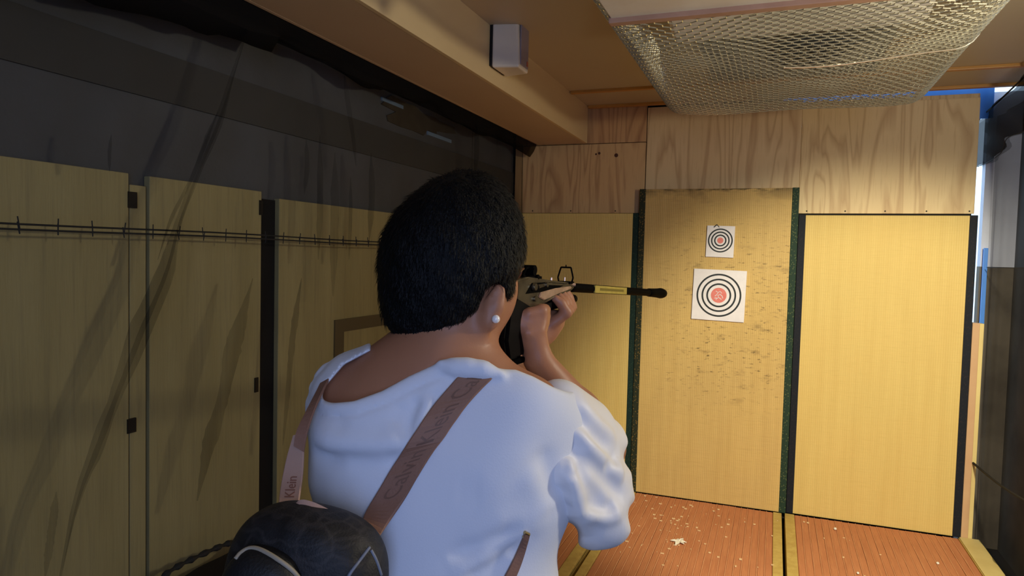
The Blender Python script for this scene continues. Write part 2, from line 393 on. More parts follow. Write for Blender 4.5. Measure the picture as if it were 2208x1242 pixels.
# ------------------------------------------------------------------ targets
def target(cx, cz, w, h, radii, wdt, red, tilt, label, mark):
    y = 4.123
    t = thing('target', (cx, y, cz - h / 2), label, 'target', 'paper ring targets on the middle mat')
    ca, sa = math.cos(tilt), math.sin(tilt)
    T = lambda q: (cx + q[0] * ca - q[2] * sa, y + q[1], cz + q[0] * sa + q[2] * ca)
    B().box((-w / 2, -.012, -h / 2), (w / 2, 0, h / 2), .002, M=T).done('board', M['white_board'], t)
    for r in radii:
        b = B(); n = 64; V = []; Fc = []
        for k in range(n):
            a = 2 * math.pi * k / n
            for rr, yy in ((r - wdt / 2, -.0118), (r - wdt / 2, -.0128), (r + wdt / 2, -.0128), (r + wdt / 2, -.0118)):
                V.append(T((rr * math.cos(a), yy, rr * math.sin(a) - mark[1])))
        for k in range(n):
            k2 = (k + 1) % n
            for j in range(3): Fc.append((k * 4 + j, k * 4 + j + 1, k2 * 4 + j + 1, k2 * 4 + j))
        b.add(V, Fc); b.done('ring', M['ink'], t)
    b = B(); b.prism([(red * math.cos(2 * math.pi * k / 40), red * math.sin(2 * math.pi * k / 40) - mark[1]) for k in range(40)], -.0128, -.0115, lambda q: T((q[0], q[2], q[1])))
    b.done('bullseye', M['red_ink'], t)
    if mark[0]:
        e = B(); s = red / 22.0
        for st in ([(-9, 12), (-2, 8), (-6, 1), (-11, -3)], [(-2, 8), (3, 12), (8, 6)], [(3, 3), (9, -1), (12, -8)], [(-3, 0), (0, -6), (-8, -13)], [(0, -6), (8, -12)], [(5, 4), (-1, 0)], [(-12, -9), (-5, -8)]):
            e.tube([T((a * s, -.0131, c * s - mark[1])) for a, c in st], .0022, 6)
        e.done('emblem', M['white_board'], t)
    return t
target(-.297, 1.508, .152, .178, (.064, .047, .030), .0075, .017, math.radians(-1.2), 'smaller square white target, mounted above the large one', (0, -.006))
target(-.294, 1.203, .289, .290, (.118, .090, .0635), .0095, .043, math.radians(-1.2), 'larger square white target with pink bullseye mark, below the small one', (1, 0))
B().tube([(-.335, 4.1095, 1.588), (-.318, 4.1095, 1.604)], .0025, 6).tube([(-.318, 4.1095, 1.604), (-.305, 4.1095, 1.588)], .002, 6).done('dart_chip', M['ink'],
    label='tiny black chip stuck on top edge of the small target', cat='chip')

# ------------------------------------------------------------------ floor mats
def floor_mat(x0, x1, y0, y1, label, bl=.05, br=.05):
    t = thing('reed_floor_mat', ((x0 + x1) / 2, (y0 + y1) / 2, FL), label, 'mat')
    B().box((x0, y0, FL), (x1, y1, -.012)).done('mat_core', M['bind'], t)
    a, b = x0 + bl, x1 - br; n = int((b - a) / .033); wd = (b - a) / n
    for k in range(n):
        xa, xb = a + k * wd, a + (k + 1) * wd
        z = -.001 + random.uniform(-.0012, .0008)
        poly = [(xa + .0012, -.013), (xa + .0012, z - .004), (xa + .004, z - .0006), (xb - .004, z - .0006), (xb - .0012, z - .004), (xb - .0012, -.013)]
        B().prism(poly, y0 + .01, y1, lambda q: (q[0], q[2], q[1])).done('reed_strip', M['reed'], t)
    c = B()
    for k in range(1, n):
        xa = a + k * wd
        c.tube([(xa + random.uniform(-.001, .001), y, -.0020) for y in np.linspace(y0 + .01, y1, 12)], .0026, 5)
    c.done('stitching', M['reed_line'], t, kind='stuff')
    if bl: B().box((x0, y0, -.02), (x0 + bl, y1, .002), .004).done('edge_binding', M['bind'], t)
    if br: B().box((x1 - br, y0, -.02), (x1, y1, .002), .004).done('edge_binding', M['bind'], t)
    return t
floor_mat(-1.57, -.797, 2.32, 4.122, 'orange-brown reed floor mat at left, mostly hidden behind the shooter', .03, .055)
floor_mat(-.772, .088, 2.32, 4.118, 'orange-brown reed floor mat in the middle, littered with crumbs', .045, .045)
floor_mat(.104, .943, 2.32, 4.125, 'orange-brown reed floor mat at right, beside the pine sill', .05, .004)
cr = B()
for k in range(170):
    if k < 110: x, y = rng.normal(-.42, .16), rng.normal(3.75, .26)
    else: x, y = rng.uniform(-.75, .92), rng.uniform(2.6, 4.1)
    if not (-.74 < x < .92 and 2.5 < y < 4.1): continue
    s = rng.uniform(.0015, .0045); a = rng.uniform(0, 3.1)
    cr.box((x - s * 2 * math.cos(a) - s, y - s, .0), (x + s, y + s * 2 * abs(math.sin(a)), s))
cr.done('straw_crumbs', M['debris'], label='scatter of pale straw crumbs lying over the reed floor mats', cat='crumbs', kind='stuff')
b = B(); c0 = np.array([-.389, 3.471, .002])
for k, (a, L) in enumerate(((.15, .034), (1.25, .046), (2.3, .030), (3.3, .044), (4.45, .056), (5.5, .038))):
    d = np.array([math.cos(a), math.sin(a), 0]); q = np.array([-d[1], d[0], 0])
    V = [c0 - q * .006, c0 + q * .006, c0 + d * L * .55 + q * .009 + (0, 0, .005), c0 + d * L + (0, 0, .001 + .003 * (k % 2)), c0 + d * L * .55 - q * .009 + (0, 0, .007)]
    V += [v + np.array([0, 0, .003]) for v in V]
    b.add(V, [(0, 4, 3, 2, 1), (5, 6, 7, 8, 9), (0, 1, 6, 5), (1, 2, 7, 6), (2, 3, 8, 7), (3, 4, 9, 8), (4, 0, 5, 9)])
b.done('paper_scrap', M['petal'], label='crumpled white star-shaped scrap lying on the middle floor mat', cat='scrap')
for (x, y, s, lab) in ((.35, 3.98, .008, 'white crumb near the foot of the right standing mat'), (.77, 3.72, .007, 'white pellet near the pine sill on the right floor mat'), (.405, 3.45, .006, 'pale pellet in the middle of the right floor mat')):
    B().ball((x, y, s * .8), (s, s * 1.3, s * .8), 6).done('pellet', M['petal'], smooth=True, label=lab, cat='pellet')

# ------------------------------------------------------------------ speaker on the beam
t = thing('speaker', (-1.06, 2.66, 2.15), 'white wall speaker mounted on side of the boxed beam', 'speaker')
Q = lambda q: (-1.094 + q[0], 2.66 + q[1], 2.235 + q[2])
b = B()
prof = [(0.012, -.075), (.012, .075), (.06, .085), (.092, .072), (.098, .02), (.098, -.055), (.088, -.085), (.05, -.09)]
bm = bmesh.new()
pr_ = [(.010, .080), (.118, .056), (.118, -.056), (.010, -.080)]            # plan: tapers away from the wall
V = [(a, b_, -.092) for a, b_ in pr_] + [(a - (.008 if i in (1, 2) else 0), b_, .092) for i, (a, b_) in enumerate(pr_)]
vs = [bm.verts.new(v) for v in V]
for f in ((3, 2, 1, 0), (4, 5, 6, 7), (0, 1, 5, 4), (1, 2, 6, 5), (2, 3, 7, 6), (3, 0, 4, 7)): bm.faces.new([vs[i] for i in f])
bmesh.ops.recalc_face_normals(bm, faces=bm.faces[:])
bmesh.ops.bevel(bm, geom=bm.edges[:], offset=.009, segments=3, profile=.5, affect='EDGES'); bm.verts.index_update()
mesh('cabinet', [Q(v.co) for v in bm.verts], [[v.index for v in f.verts] for f in bm.faces], M['white_plastic'], t); bm.free()
B().box((.114, -.044, -.078), (.121, .044, .078), .003, M=Q).done('grille', M['grille_grey'], t)
B().box((.120, .022, -.070), (.1225, .036, -.050), .001, M=Q).done('badge', M['red_badge'], t)
B().box((-.002, -.078, -.085), (.011, .078, .085), .003, M=Q).done('bracket', M['dark'], t)

# ------------------------------------------------------------------ air conditioner, grille, board and the wire basket under them
t = thing('air_conditioner', (.15, 2.45, 2.12), 'white ceiling air conditioner casing seen through the wire netting', 'air conditioner')
bm = bmesh.new()
V = [(-.37, 2.02, 2.25), (.42, 2.02, 2.25), (.42, 2.56, 2.165), (-.37, 2.56, 2.165), (-.37, 2.02, 2.309), (.42, 2.02, 2.309), (.42, 2.58, 2.309), (-.37, 2.58, 2.309)]
vs = [bm.verts.new(v) for v in V]
for f in ((3, 2, 1, 0), (4, 5, 6, 7), (0, 1, 5, 4), (1, 2, 6, 5), (2, 3, 7, 6), (3, 0, 4, 7)): bm.faces.new([vs[i] for i in f])
bmesh.ops.recalc_face_normals(bm, faces=bm.faces[:]); bmesh.ops.bevel(bm, geom=bm.edges[:], offset=.015, segments=3, affect='EDGES'); bm.verts.index_update()
mesh('casing', [v.co[:] for v in bm.verts], [[v.index for v in f.verts] for f in bm.faces], M['ac_white'], t); bm.free()
B().box((-.34, 2.98, 2.298), (.40, 3.66, 2.3095), .003).done('grille_frame', M['ac_grille'], t)
for k in range(16):
    y = 3.01 + k * .0405
    B().box((-.32, y, 2.292), (.38, y + .02, 2.2985), .001).done('grille_slat', M['ac_grille'], t)
t = thing('cream_board', (-.02, 1.45, 1.984), 'cream wooden board with pinkish edge under near end of the wire basket', 'board')
B().box((-.40, 1.15, 1.984), (.36, 1.70, 2.000), .002).done('plank', M['plank'], t)
B().box((-.405, 1.695, 1.972), (.365, 1.722, 2.002), .002).done('edge_strip', M['plank_edge'], t)

NX0, NX1, NY1, NZ = -.455, .505, 3.10, 2.028
def basket(x, y):
    ex = max(NX0 + .05 - x, x - NX1 + .05, 0); ey = max(y - NY1 + .05, 0)
    cx = min(max(x, NX0 + .05), NX1 - .05); cy = min(y, NY1 - .05)
    r = math.hypot(ex, ey)
    sag = .012 * math.sin(x * 9 + 1) * math.sin(y * 7) - .018 * (1 - ((x - .02) / .5) ** 2)
    if r <= 0: return np.array([x, y, NZ + sag * 1.0])
    if r > .36: return None
    q = min(r / .11, 1); a = q * math.pi / 2 * .88                       # rounded turn up, then a steep side
    h = .07 * math.sin(a); v = .07 * (1 - math.cos(a))
    if r > .11: h += (r - .11) * .14; v += (r - .11) * .99
    dx = (-1 if x < cx else 1) * ex / r; dy = ey / r
    k = max(0, 1 - r / .08)
    return np.array([cx + dx * h, cy + dy * h, min(NZ + v + sag * k, 2.309)])
def hexnet(cell, off, r, dz):
    b = B(); hx = cell; hy = cell * .62; cache = {}
    V = []; Fc = []
    def edge(p, q):
        A, C_ = basket(*p), basket(*q)
        if A is None or C_ is None: return
        A = A + (0, 0, dz); C_ = C_ + (0, 0, dz)
        A[2] = min(A[2], 2.309); C_[2] = min(C_[2], 2.309)
        d = C_ - A; L = np.linalg.norm(d)
        if L < 1e-4: return
        d /= L; u = np.cross(d, (0.1, .2, 1)); u /= np.linalg.norm(u); v = np.cross(d, u); n0 = len(V)
        for e in (A, C_):
            for k in range(4):
                a = math.pi / 2 * k; V.append(e + r * (math.cos(a) * u + math.sin(a) * v))
        for k in range(4): Fc.append((n0 + k, n0 + (k + 1) % 4, n0 + 4 + (k + 1) % 4, n0 + 4 + k))
    ny = int((3.45 - 1.3) / hy); nx = int(1.75 / hx)
    for j in range(ny):
        y = 1.3 + j * hy + off[1]
        for i in range(nx):
            x = -.86 + (i + (.5 if j % 2 else 0)) * hx + off[0]
            jx, jy = rng.normal(0, .0012), 0
            a = (x - hx / 2, y - hy * .18); c = (x, y + hy * .18); d = (x + hx / 2, y - hy * .18); e = (x, y + hy * .82)
            edge(a, c); edge(c, d); edge(c, e)
    return V, Fc
t = thing('wire_basket', (.02, 2.3, 2.03), 'silvery hexagonal wire netting basket hung under the ceiling air conditioner', 'netting')
V, Fc = hexnet(.036, (0, 0), .0015, 0); mesh('wire_netting', V, Fc, M['wire'], t, kind='stuff')
V, Fc = hexnet(.036, (.014, .008), .0013, .012); mesh('wire_netting', V, Fc, M['wire'], t, kind='stuff')
pts = [basket(x, 2.33 + .03 * math.sin(x * 4)) for x in np.linspace(.0, NX1 + .09, 24)]
B().tube([p - (0, 0, .004) for p in pts], .0022, 6).done('tie_wire', M['wire'], t)

# ------------------------------------------------------------------ black netting at left
def sheet(fn, nu, nv, thick=0):
    V = []; Fc = []
    for i in range(nu):
        for j in range(nv): V.append(fn(i / (nu - 1), j / (nv - 1)))
    for i in range(nu - 1):
        for j in range(nv - 1): Fc.append((i * nv + j, (i + 1) * nv + j, (i + 1) * nv + j + 1, i * nv + j + 1))
    return V, Fc
XN = -1.475
t = thing('left_net', (XN, 2.0, .3), 'black mesh net hung along the panelled wall at left', 'net')
def lf(u, v):
    y = -.2 + u * 4.3; z = .3 + v * 1.78
    return (XN + .012 * math.sin(y * 17 + z * 2) + .008 * math.sin(y * 41 - z * 3) + .04 * (v - .5) * 0, y, z)
V, Fc = sheet(lf, 260, 24); mesh('mesh_sheet', V, Fc, M['net'], t, smooth=True)
def onx(x, y, X):
    d = ROT @ _ray(x, y); return EYE + d * (X / d[0])
def fold(pts, widths, name='fold', mt='fold', X=XN + .03, n=40):
    c = spline([list(p) + [w_] for p, w_ in zip(pts, widths)], n); V = []; Fc = []
    for i, (x, y, w_) in enumerate(c):
        w_ = w_ * min(1, .12 + 4 * min(i, n - 1 - i) / n)
        dx, dy = c[min(i + 1, n - 1)][:2] - c[max(i - 1, 0)][:2]; L = math.hypot(dx, dy); px, py = -dy / L, dx / L
        for k, q in enumerate((-1, -.35, .35, 1)):
            jit = (random.random() - .5) * .25 * w_
            V.append(onx(x + px * (q * w_ + jit), y + py * (q * w_ + jit), X + (.012 if k in (1, 2) else 0)))
    for i in range(n - 1):
        for k in range(3): Fc.append((i * 4 + k, i * 4 + k + 1, i * 4 + k + 5, i * 4 + k + 4))
    return mesh(name, V, Fc, M[mt], t, smooth=True)
main = [(533, 62), (502, 160), (470, 262), (425, 370), (382, 490), (355, 590), (300, 720), (250, 850), (210, 960), (165, 1080), (128, 1250)]
fold(main, [9, 9, 11, 9, 8, 20, 26, 13, 17, 16, 13]); fold([(x + 3, y) for x, y in main], [3, 3, 4, 3, 3, 4, 6, 5, 7, 6, 5], X=XN + .05)
fold([(470, 240), (445, 300), (415, 380), (370, 470), (340, 560)], [5, 5, 4, 4, 3])
fold([(742, 158), (750, 220), (762, 300), (768, 360)], [5, 5, 4, 3])
fold([(545, 600), (520, 690), (500, 760), (480, 860), (450, 960), (425, 1080)], [6, 14, 18, 12, 16, 12])
fold([(122, 1060), (112, 1140), (96, 1250)], [8, 9, 8])
fold([(650, 600), (632, 720), (622, 830), (610, 960)], [6, 7, 5, 6])
for (x, y0, y1, w_) in ((690, 290, 560, 5), (722, 330, 640, 7), (756, 380, 560, 3), (660, 300, 420, 4), (800, 330, 520, 5), (240, 290, 370, 3), (1028, 265, 380, 4)):
    fold([(x, y0), (x - 2 + random.uniform(-4, 4), (y0 + y1) / 2), (x - 4, y1)], [w_, w_ * 1.3, w_], n=16)
for dz, mt in ((0, 'black_wire'), (-.011, 'black_wire')):
    b = B().tube([(XN + .02, y, 1.441 + dz + .002 * math.sin(y * 5)) for y in np.linspace(.2, 4.0, 30)], .0022, 6)
    for y in np.linspace(.9, 3.6, 34): b.tube([(XN + .021, y, 1.43 + dz), (XN + .021, y + random.uniform(-.006, .006), 1.455 + dz)], .0016, 4)
    b.done('support_cord', M[mt], t)
b = B()                                          # bunched hem along the beam and the tail over the near end
hem = []; hemw = []
V = []; Fc = []; ys = np.linspace(.4, 4.12, 90)
for i, y in enumerate(ys):
    dpt = .050 + .016 * math.sin(y * 6.3) + .010 * math.sin(y * 17 + 1) + random.uniform(-.004, .004)
    if y < 1.75: dpt = .085 + .1 * (1.75 - y) + random.uniform(-.006, .006)
    for k, (xx, zz) in enumerate(((-1.412, 2.088), (-1.430, 2.088 - dpt * .55), (-1.455, 2.088 - dpt), (-1.47, 2.088 - dpt * .9), (-1.575, 2.085))):
        V.append((xx + random.uniform(-.003, .003), y, zz))
for i in range(len(ys) - 1):
    for k in range(4): Fc.append((i * 5 + k, i * 5 + k + 1, i * 5 + k + 6, i * 5 + k + 5))
mesh('bunched_hem', V, Fc, M['bunch'], t, smooth=True)
low = [onx(x, y, XN + .03) for x, y in ((330, 1262), (372, 1228), (420, 1203), (470, 1180), (510, 1166), (560, 1150), (640, 1120))]
B().tube(spline(low, 40), [.007 + .003 * math.sin(i * 1.7) for i in range(40)], 7).done('bottom_rope', M['black_wire'], t)
V, Fc = sheet(lambda u, v: (-1.50 + .10 * v + .012 * math.sin(u * 30), .7 + u * 1.05, .50 + .015 * math.sin(u * 14 + v * 3) - .10 * v - .30 * (v ** 3)), 60, 10)
mesh('net_pile', V, Fc, M['bunch'], t, smooth=True)

# ------------------------------------------------------------------ black netting at right
XR = 1.035
t = thing('right_net', (XR, 3.7, .0), 'black mesh net hung over the wall at right of the mats', 'net')
V, Fc = sheet(lambda u, v: (XR + .006 * math.sin(u * 46 + 2 * v) + .003 * math.sin(u * 71 + 3 * v), 2.6 + u * 1.62, -.05 + v * 2.22), 130, 20)
mesh('mesh_sheet', V, Fc, M['net2'], t, smooth=True)
edge_t = [(2260, 118), (2208, 165), (2160, 213), (2108, 265)]
def ptR(x, y): return onx(x, y, .99)
vt = [(2260, 112), (2208, 166), (2158, 214), (2108, 262), (2092, 300), (2080, 346)]
vb = [(2260, 262), (2208, 284), (2172, 298), (2158, 330), (2125, 352), (2104, 360)]
a = spline([ptR(*p) for p in vt], 30); c = spline([ptR(*p) for p in vb], 30); V = []; Fc = []
for i in range(30):
    for k in range(8):
        q = k / 7; V.append(a[i] * (1 - q) + c[i] * q + np.array([.012 * math.sin(i * .9 + k), 0, 0]))
for i in range(29):
    for k in range(7): Fc.append((i * 8 + k, i * 8 + k + 1, i * 8 + k + 9, i * 8 + k + 8))
mesh('folded_valance', V, Fc, M['bunch'], t, smooth=True)
mesh('folded_valance', np.array(V) + (.02, 0, 0), Fc, M['net2'], t, smooth=True)
B().tube(a, .004, 6).done('edge_cord', M['black_wire'], t); B().tube(c, .002, 5).done('edge_cord', M['black_wire'], t)
B().tube([(XR - .02, y, 1.40) for y in (2.7, 3.4, 4.2)], .002, 5).done('support_cord', M['black_wire'], t)
B().tube(spline([ptR(2098, 998), ptR(2130, 1025), ptR(2170, 1055), ptR(2260, 1110)], 20), .006, 6).done('bottom_rope', M['black_wire'], t)


# ================================================================== signed-distance modelling for the shooter and the backpack
class Field:
    def __init__(s, lo, hi, h):
        s.lo = np.array(lo, float); s.h = h
        s.n = np.ceil((np.array(hi) - s.lo) / h).astype(int) + 1
        s.D = np.full(s.n, 9.0, np.float32)
    def _sub(s, lo, hi, pad):
        a = np.clip(np.floor((np.array(lo) - pad - s.lo) / s.h).astype(int), 0, s.n)
        b = np.clip(np.ceil((np.array(hi) + pad - s.lo) / s.h).astype(int) + 1, 0, s.n)
        if (b <= a).any(): return None, None
        ax = [(s.lo[i] + s.h * np.arange(a[i], b[i])).astype(np.float32) for i in range(3)]
        g = np.stack(np.meshgrid(*ax, indexing='ij'), -1)
        return tuple(slice(a[i], b[i]) for i in range(3)), g
    def apply(s, lo, hi, fn, k, mode):
        sl, g = s._sub(lo, hi, k + 4 * s.h)
        if sl is None: return s
        d = fn(g).astype(np.float32); o = s.D[sl]
        if mode == 'sub':
            d = -d
            hh = np.clip(k - np.abs(o - d), 0, None) / max(k, 1e-6); s.D[sl] = np.maximum(o, d) + hh * hh * k * .25
        elif mode == 'disp': s.D[sl] = o + d
        else:
            hh = np.clip(k - np.abs(o - d), 0, None) / max(k, 1e-6); s.D[sl] = np.minimum(o, d) - hh * hh * k * .25
        return s
    def cap(s, a, b, ra, rb, k=.02, mode='add'):
        a = np.array(a, np.float32); b = np.array(b, np.float32); R = max(ra, rb)
        def fn(g):
            ab = b - a; t = np.clip(((g - a) @ ab) / (ab @ ab + 1e-9), 0, 1)
            return np.linalg.norm(g - a - t[..., None] * ab, axis=-1) - (ra + t * (rb - ra))
        return s.apply(np.minimum(a, b) - R, np.maximum(a, b) + R, fn, k, mode)
    def chain(s, pts, rs, k=.01, mode='add'):
        for i in range(len(pts) - 1): s.cap(pts[i], pts[i + 1], rs[i], rs[i + 1], k, mode)
        return s
    def ell(s, c, r, k=.02, basis=None, mode='add', p=2):
        c = np.array(c, np.float32); r = np.array(r, np.float32)
        A = np.array(basis if basis is not None else (RT, DN, FW), np.float32)
        def fn(g):
            q = np.abs((g - c) @ A.T)
            if p == 2:
                k0 = np.linalg.norm(q / r, axis=-1); k1 = np.linalg.norm(q / (r * r), axis=-1); return k0 * (k0 - 1) / (k1 + 1e-9)
            k0 = (((q / r) ** p).sum(-1)) ** (1 / p); return (k0 - 1) * r.min()
        R = np.abs(A.T) @ r
        return s.apply(c - R, c + R, fn, k, mode)
    def mesh(s, smooth_it=1):
        D = s.D; I = D < 0; n = np.array(D.shape)
        c = np.zeros(n - 1, np.int8)
        for dx in (0, 1):
            for dy in (0, 1):
                for dz in (0, 1): c += I[dx:n[0] - 1 + dx, dy:n[1] - 1 + dy, dz:n[2] - 1 + dz]
        cells = np.argwhere((c > 0) & (c < 8)); idx = -np.ones(n - 1, np.int64)
        idx[tuple(cells.T)] = np.arange(len(cells))
        acc = np.zeros((len(cells), 3)); cnt = np.zeros(len(cells))
        for ax in range(3):
            o1, o2 = [i for i in range(3) if i != ax]
            for p in (0, 1):
                for q in (0, 1):
                    a = cells.copy(); a[:, o1] += p; a[:, o2] += q; b = a.copy(); b[:, ax] += 1
                    va = D[tuple(a.T)]; vb = D[tuple(b.T)]; m = (va < 0) != (vb < 0)
                    t = np.where(m, va / np.where(m, va - vb, 1), 0)
                    pt = a.astype(float); pt[:, ax] += t
                    acc[m] += pt[m]; cnt += m
        V = s.lo + s.h * acc / cnt[:, None]
        quads = []
        for ax in range(3):
            o1, o2 = [(1, 2), (2, 0), (0, 1)][ax]
            sa = [slice(None)] * 3; sb = [slice(None)] * 3; sa[ax] = slice(0, -1); sb[ax] = slice(1, None)
            A = I[tuple(sa)]; Bq = I[tuple(sb)]
            e = np.argwhere(A != Bq); e = e[(e[:, o1] > 0) & (e[:, o2] > 0) & (e[:, o1] < n[o1] - 1) & (e[:, o2] < n[o2] - 1)]
            ins = A[tuple(e.T)]
            def gi(d1, d2):
                q = e.copy(); q[:, o1] += d1; q[:, o2] += d2; return idx[tuple(q.T)]
            Q = np.stack([gi(-1, -1), gi(0, -1), gi(0, 0), gi(-1, 0)], 1)
            Q[~ins] = Q[~ins][:, ::-1]; quads.append(Q)
        Q = np.vstack(quads); Q = Q[(Q >= 0).all(1)]
        for _ in range(smooth_it):                       # light Laplacian
            a2 = np.zeros_like(V); k2 = np.zeros(len(V))
            for i in range(4):
                np.add.at(a2, Q[:, i], V[Q[:, (i + 1) % 4]]); np.add.at(k2, Q[:, i], 1)
                np.add.at(a2, Q[:, i], V[Q[:, (i + 3) % 4]]); np.add.at(k2, Q[:, i], 1)
            V = .5 * V + .5 * a2 / np.maximum(k2, 1)[:, None]
        return V, Q
def fmesh(name, V, Q, m, parent=None, **kw):
    me = bpy.data.meshes.new(name)
    org = ORG[parent] if parent is not None else np.array([V[:, 0].mean(), V[:, 1].mean(), V[:, 2].min()])
    nv, nq = len(V), len(Q)
    me.vertices.add(nv); me.vertices.foreach_set('co', (V - org).astype(np.float32).ravel())
    me.loops.add(nq * 4); me.loops.foreach_set('vertex_index', Q.astype(np.int32).ravel())
    me.polygons.add(nq); me.polygons.foreach_set('loop_start', np.arange(nq, dtype=np.int32) * 4)
    me.update(calc_edges=True); me.validate()
    me.polygons.foreach_set('use_smooth', np.ones(nq, bool)); me.materials.append(m)
    o = bpy.data.objects.new(name, me); COL.objects.link(o); ORG[o] = org
    if parent is not None: o.parent = parent
    else: o.location = org
    return props(o, **kw)
def pix(g):                                     # image position and distance of points (for shaping along the sight line)
    q = (g - EYE) @ ROT; f = q[..., 2]; return CX + F * q[..., 0] / f, CY + F * q[..., 1] / f, f
def box_of(x0, y0, x1, y1, f0, f1):
    c = np.array([P(x, y, f) for x in (x0, x1) for y in (y0, y1) for f in (f0, f1)]); return c.min(0), c.max(0)
def first(fl, x, y):                             # distance at which the sight line meets the shape
    fs = np.arange(.6, 1.3, .003); q = np.rint((np.array([P(x, y, f) for f in fs]) - fl.lo) / fl.h).astype(int)
    ok = ((q >= 0) & (q < fl.n)).all(1); d = np.where(ok, fl.D[tuple(np.clip(q, 0, fl.n - 1).T)], 9); i = np.argmax(d < 0)
    return fs[i] if d[i] < 0 else None
def crease(fl, pts, amp, width, snap=False):                 # soft ridge (+) or furrow (-) along a line, fading at both ends
    if snap: pts = [(p[0], p[1], first(fl, p[0], p[1]) or p[2]) for p in pts]
    pts = np.array([P(*p) for p in pts]); n = len(pts) - 1
    def fn(g):
        best = np.full(g.shape[:-1], 9.0); par = np.zeros(g.shape[:-1])
        for i in range(n):
            ab = pts[i + 1] - pts[i]; t = np.clip(((g - pts[i]) @ ab) / (ab @ ab), 0, 1)
            d = np.linalg.norm(g - pts[i] - t[..., None] * ab, axis=-1); m_ = d < best
            best = np.where(m_, d, best); par = np.where(m_, (i + t) / n, par)
        return -amp * np.exp(-(best / width) ** 2) * np.clip(np.sin(np.pi * np.clip(par, .03, .97)) * 1.6, 0, 1)
    return fl.apply(pts.min(0) - width * 2.4, pts.max(0) + width * 2.4, fn, 0, 'disp')
def poly_sd(px, py, poly):
    poly = np.array(poly, float); d = np.full(px.shape, 1e9); sgn = np.ones(px.shape)
    for i in range(len(poly)):
        a = poly[i]; b = poly[i - 1]; e = b - a; wx = px - a[0]; wy = py - a[1]
        t = np.clip((wx * e[0] + wy * e[1]) / (e @ e), 0, 1); d = np.minimum(d, (wx - e[0] * t) ** 2 + (wy - e[1] * t) ** 2)
        c1 = py >= a[1]; c2 = py < b[1]; c3 = e[0] * wy > e[1] * wx
        sgn = np.where((c1 & c2 & c3) | (~c1 & ~c2 & ~c3), -sgn, sgn)
    return sgn * np.sqrt(d)

# ------------------------------------------------------------------ person materials
m = Mat('skin', (164, 112, 82), .48, spec=.35)
m.mix(m.noise((1, 1, 1), 14, 3), (150, 98, 72), .35); m.b.inputs['Subsurface Weight'].default_value = .12
m.b.inputs['Subsurface Radius'].default_value = (.01, .004, .002); m.b.inputs['Subsurface Scale'].default_value = .6
m.bump(m.noise((1, 1, 1), 320, 2), .06, .001); M['skin'] = m.m
m = Mat('black_hair', (9, 8, 8), .6, spec=.18); m.bump(m.noise((120, 120, 22), 2, 3), .5, .003); M['hair'] = m.m
m = Mat('white_jersey', (216, 217, 224), .75, spec=.2); m.b.inputs['Sheen Weight'].default_value = .15
m.bump(m.noise((1, 1, 1), 420, 2), .08, .001); M['shirt'] = m.m
m = Mat('white_sateen', (224, 221, 222), .5, spec=.35); m.bump(m.noise((1, 1, 1), 300, 2), .05, .001); M['sleeve'] = m.m
M['trousers'] = simple('dark_trousers', (38, 40, 52), .8, bump=.2, bs=300)
M['shoe'] = simple('black_shoe', (24, 24, 26), .5)
M['pearl'] = simple('pearl', (238, 228, 220), .18, spec=.7)
M['glasses'] = simple('brown_glasses', (96, 54, 30), .3)
m = Mat('lens', (250, 250, 250), .05); m.b.inputs['Transmission Weight'].default_value = 1; m.b.inputs['Alpha'].default_value = .25; M['lens'] = m.m
M['eye'] = simple('eye_white', (226, 220, 212), .2); M['lip'] = simple('lip', (160, 84, 76), .45)

# ------------------------------------------------------------------ the shooter: one continuous body
HC = P(977, 566, .965)
fd = RT * .46 + DN * .04 + FW * .885; fd /= np.linalg.norm(fd)                 # where the face points
upv = RT * math.sin(math.radians(14)) - DN * math.cos(math.radians(14)); upv -= fd * upv.dot(fd); upv /= np.linalg.norm(upv)
lat = np.cross(fd, upv)                                                        # the person's right
HB = (lat, fd, upv)
def H(r, f, u): return HC + lat * r + fd * f + upv * u
base = P(960, 1242, .95); base = np.array([base[0], base[1], FL])
lo = np.array([base[0] - .42, base[1] - .30, FL - .02]); hi = np.array([base[0] + .52, base[1] + .60, 1.56])
body = Field(lo, hi, .0038)
# skull, face, jaw
body.ell(HC + upv * .008, (.070, .088, .090), .02, HB).ell(H(0, .035, -.045), (.062, .062, .075), .03, HB)
body.ell(H(.0, .045, -.085), (.050, .048, .038), .03, HB).ell(H(.043, .045, -.035), (.034, .045, .05), .03, HB).ell(H(-.035, .035, -.045), (.035, .045, .05), .03, HB)
body.ell(H(0, .088, -.112), (.022, .02, .018), .02, HB)
body.cap(H(0, .094, .0), H(0, .112, -.038), .009, .014, .015).ell(H(.012, .106, -.042), (.009, .010, .007), .008, HB).ell(H(-.012, .106, -.042), (.009, .010, .007), .008, HB)
for s_ in (-1, 1): body.ell(H(.031 * s_, .094, .008), (.016, .012, .010), .012, HB, 'sub')
body.ell(H(0, .098, -.072), (.022, .010, .006), .01, HB)
# right ear (seen) and left ear
e0, e1 = P(1057, 702, .922), P(1079, 617, .925)
ax = e1 - e0; ax /= np.linalg.norm(ax); wd = RT * .92 + FW * .25; wd -= ax * wd.dot(ax); wd /= np.linalg.norm(wd); nr = np.cross(ax, wd)
EB = (wd, ax, nr)
body.cap(P(1060, 655, .955), P(1066, 660, .922), .016, .012, .01).ell(P(1069, 654, .918), (.0130, .0275, .0065), .006, EB).ell(P(1060, 690, .920), (.010, .012, .007), .008, EB)
crease(body, [(1078, 625, .912), (1064, 640, .911), (1058, 675, .912)], -.002, .003)
le = H(-.078, .0, -.02); body.ell(le, (.008, .016, .030), .01, HB)
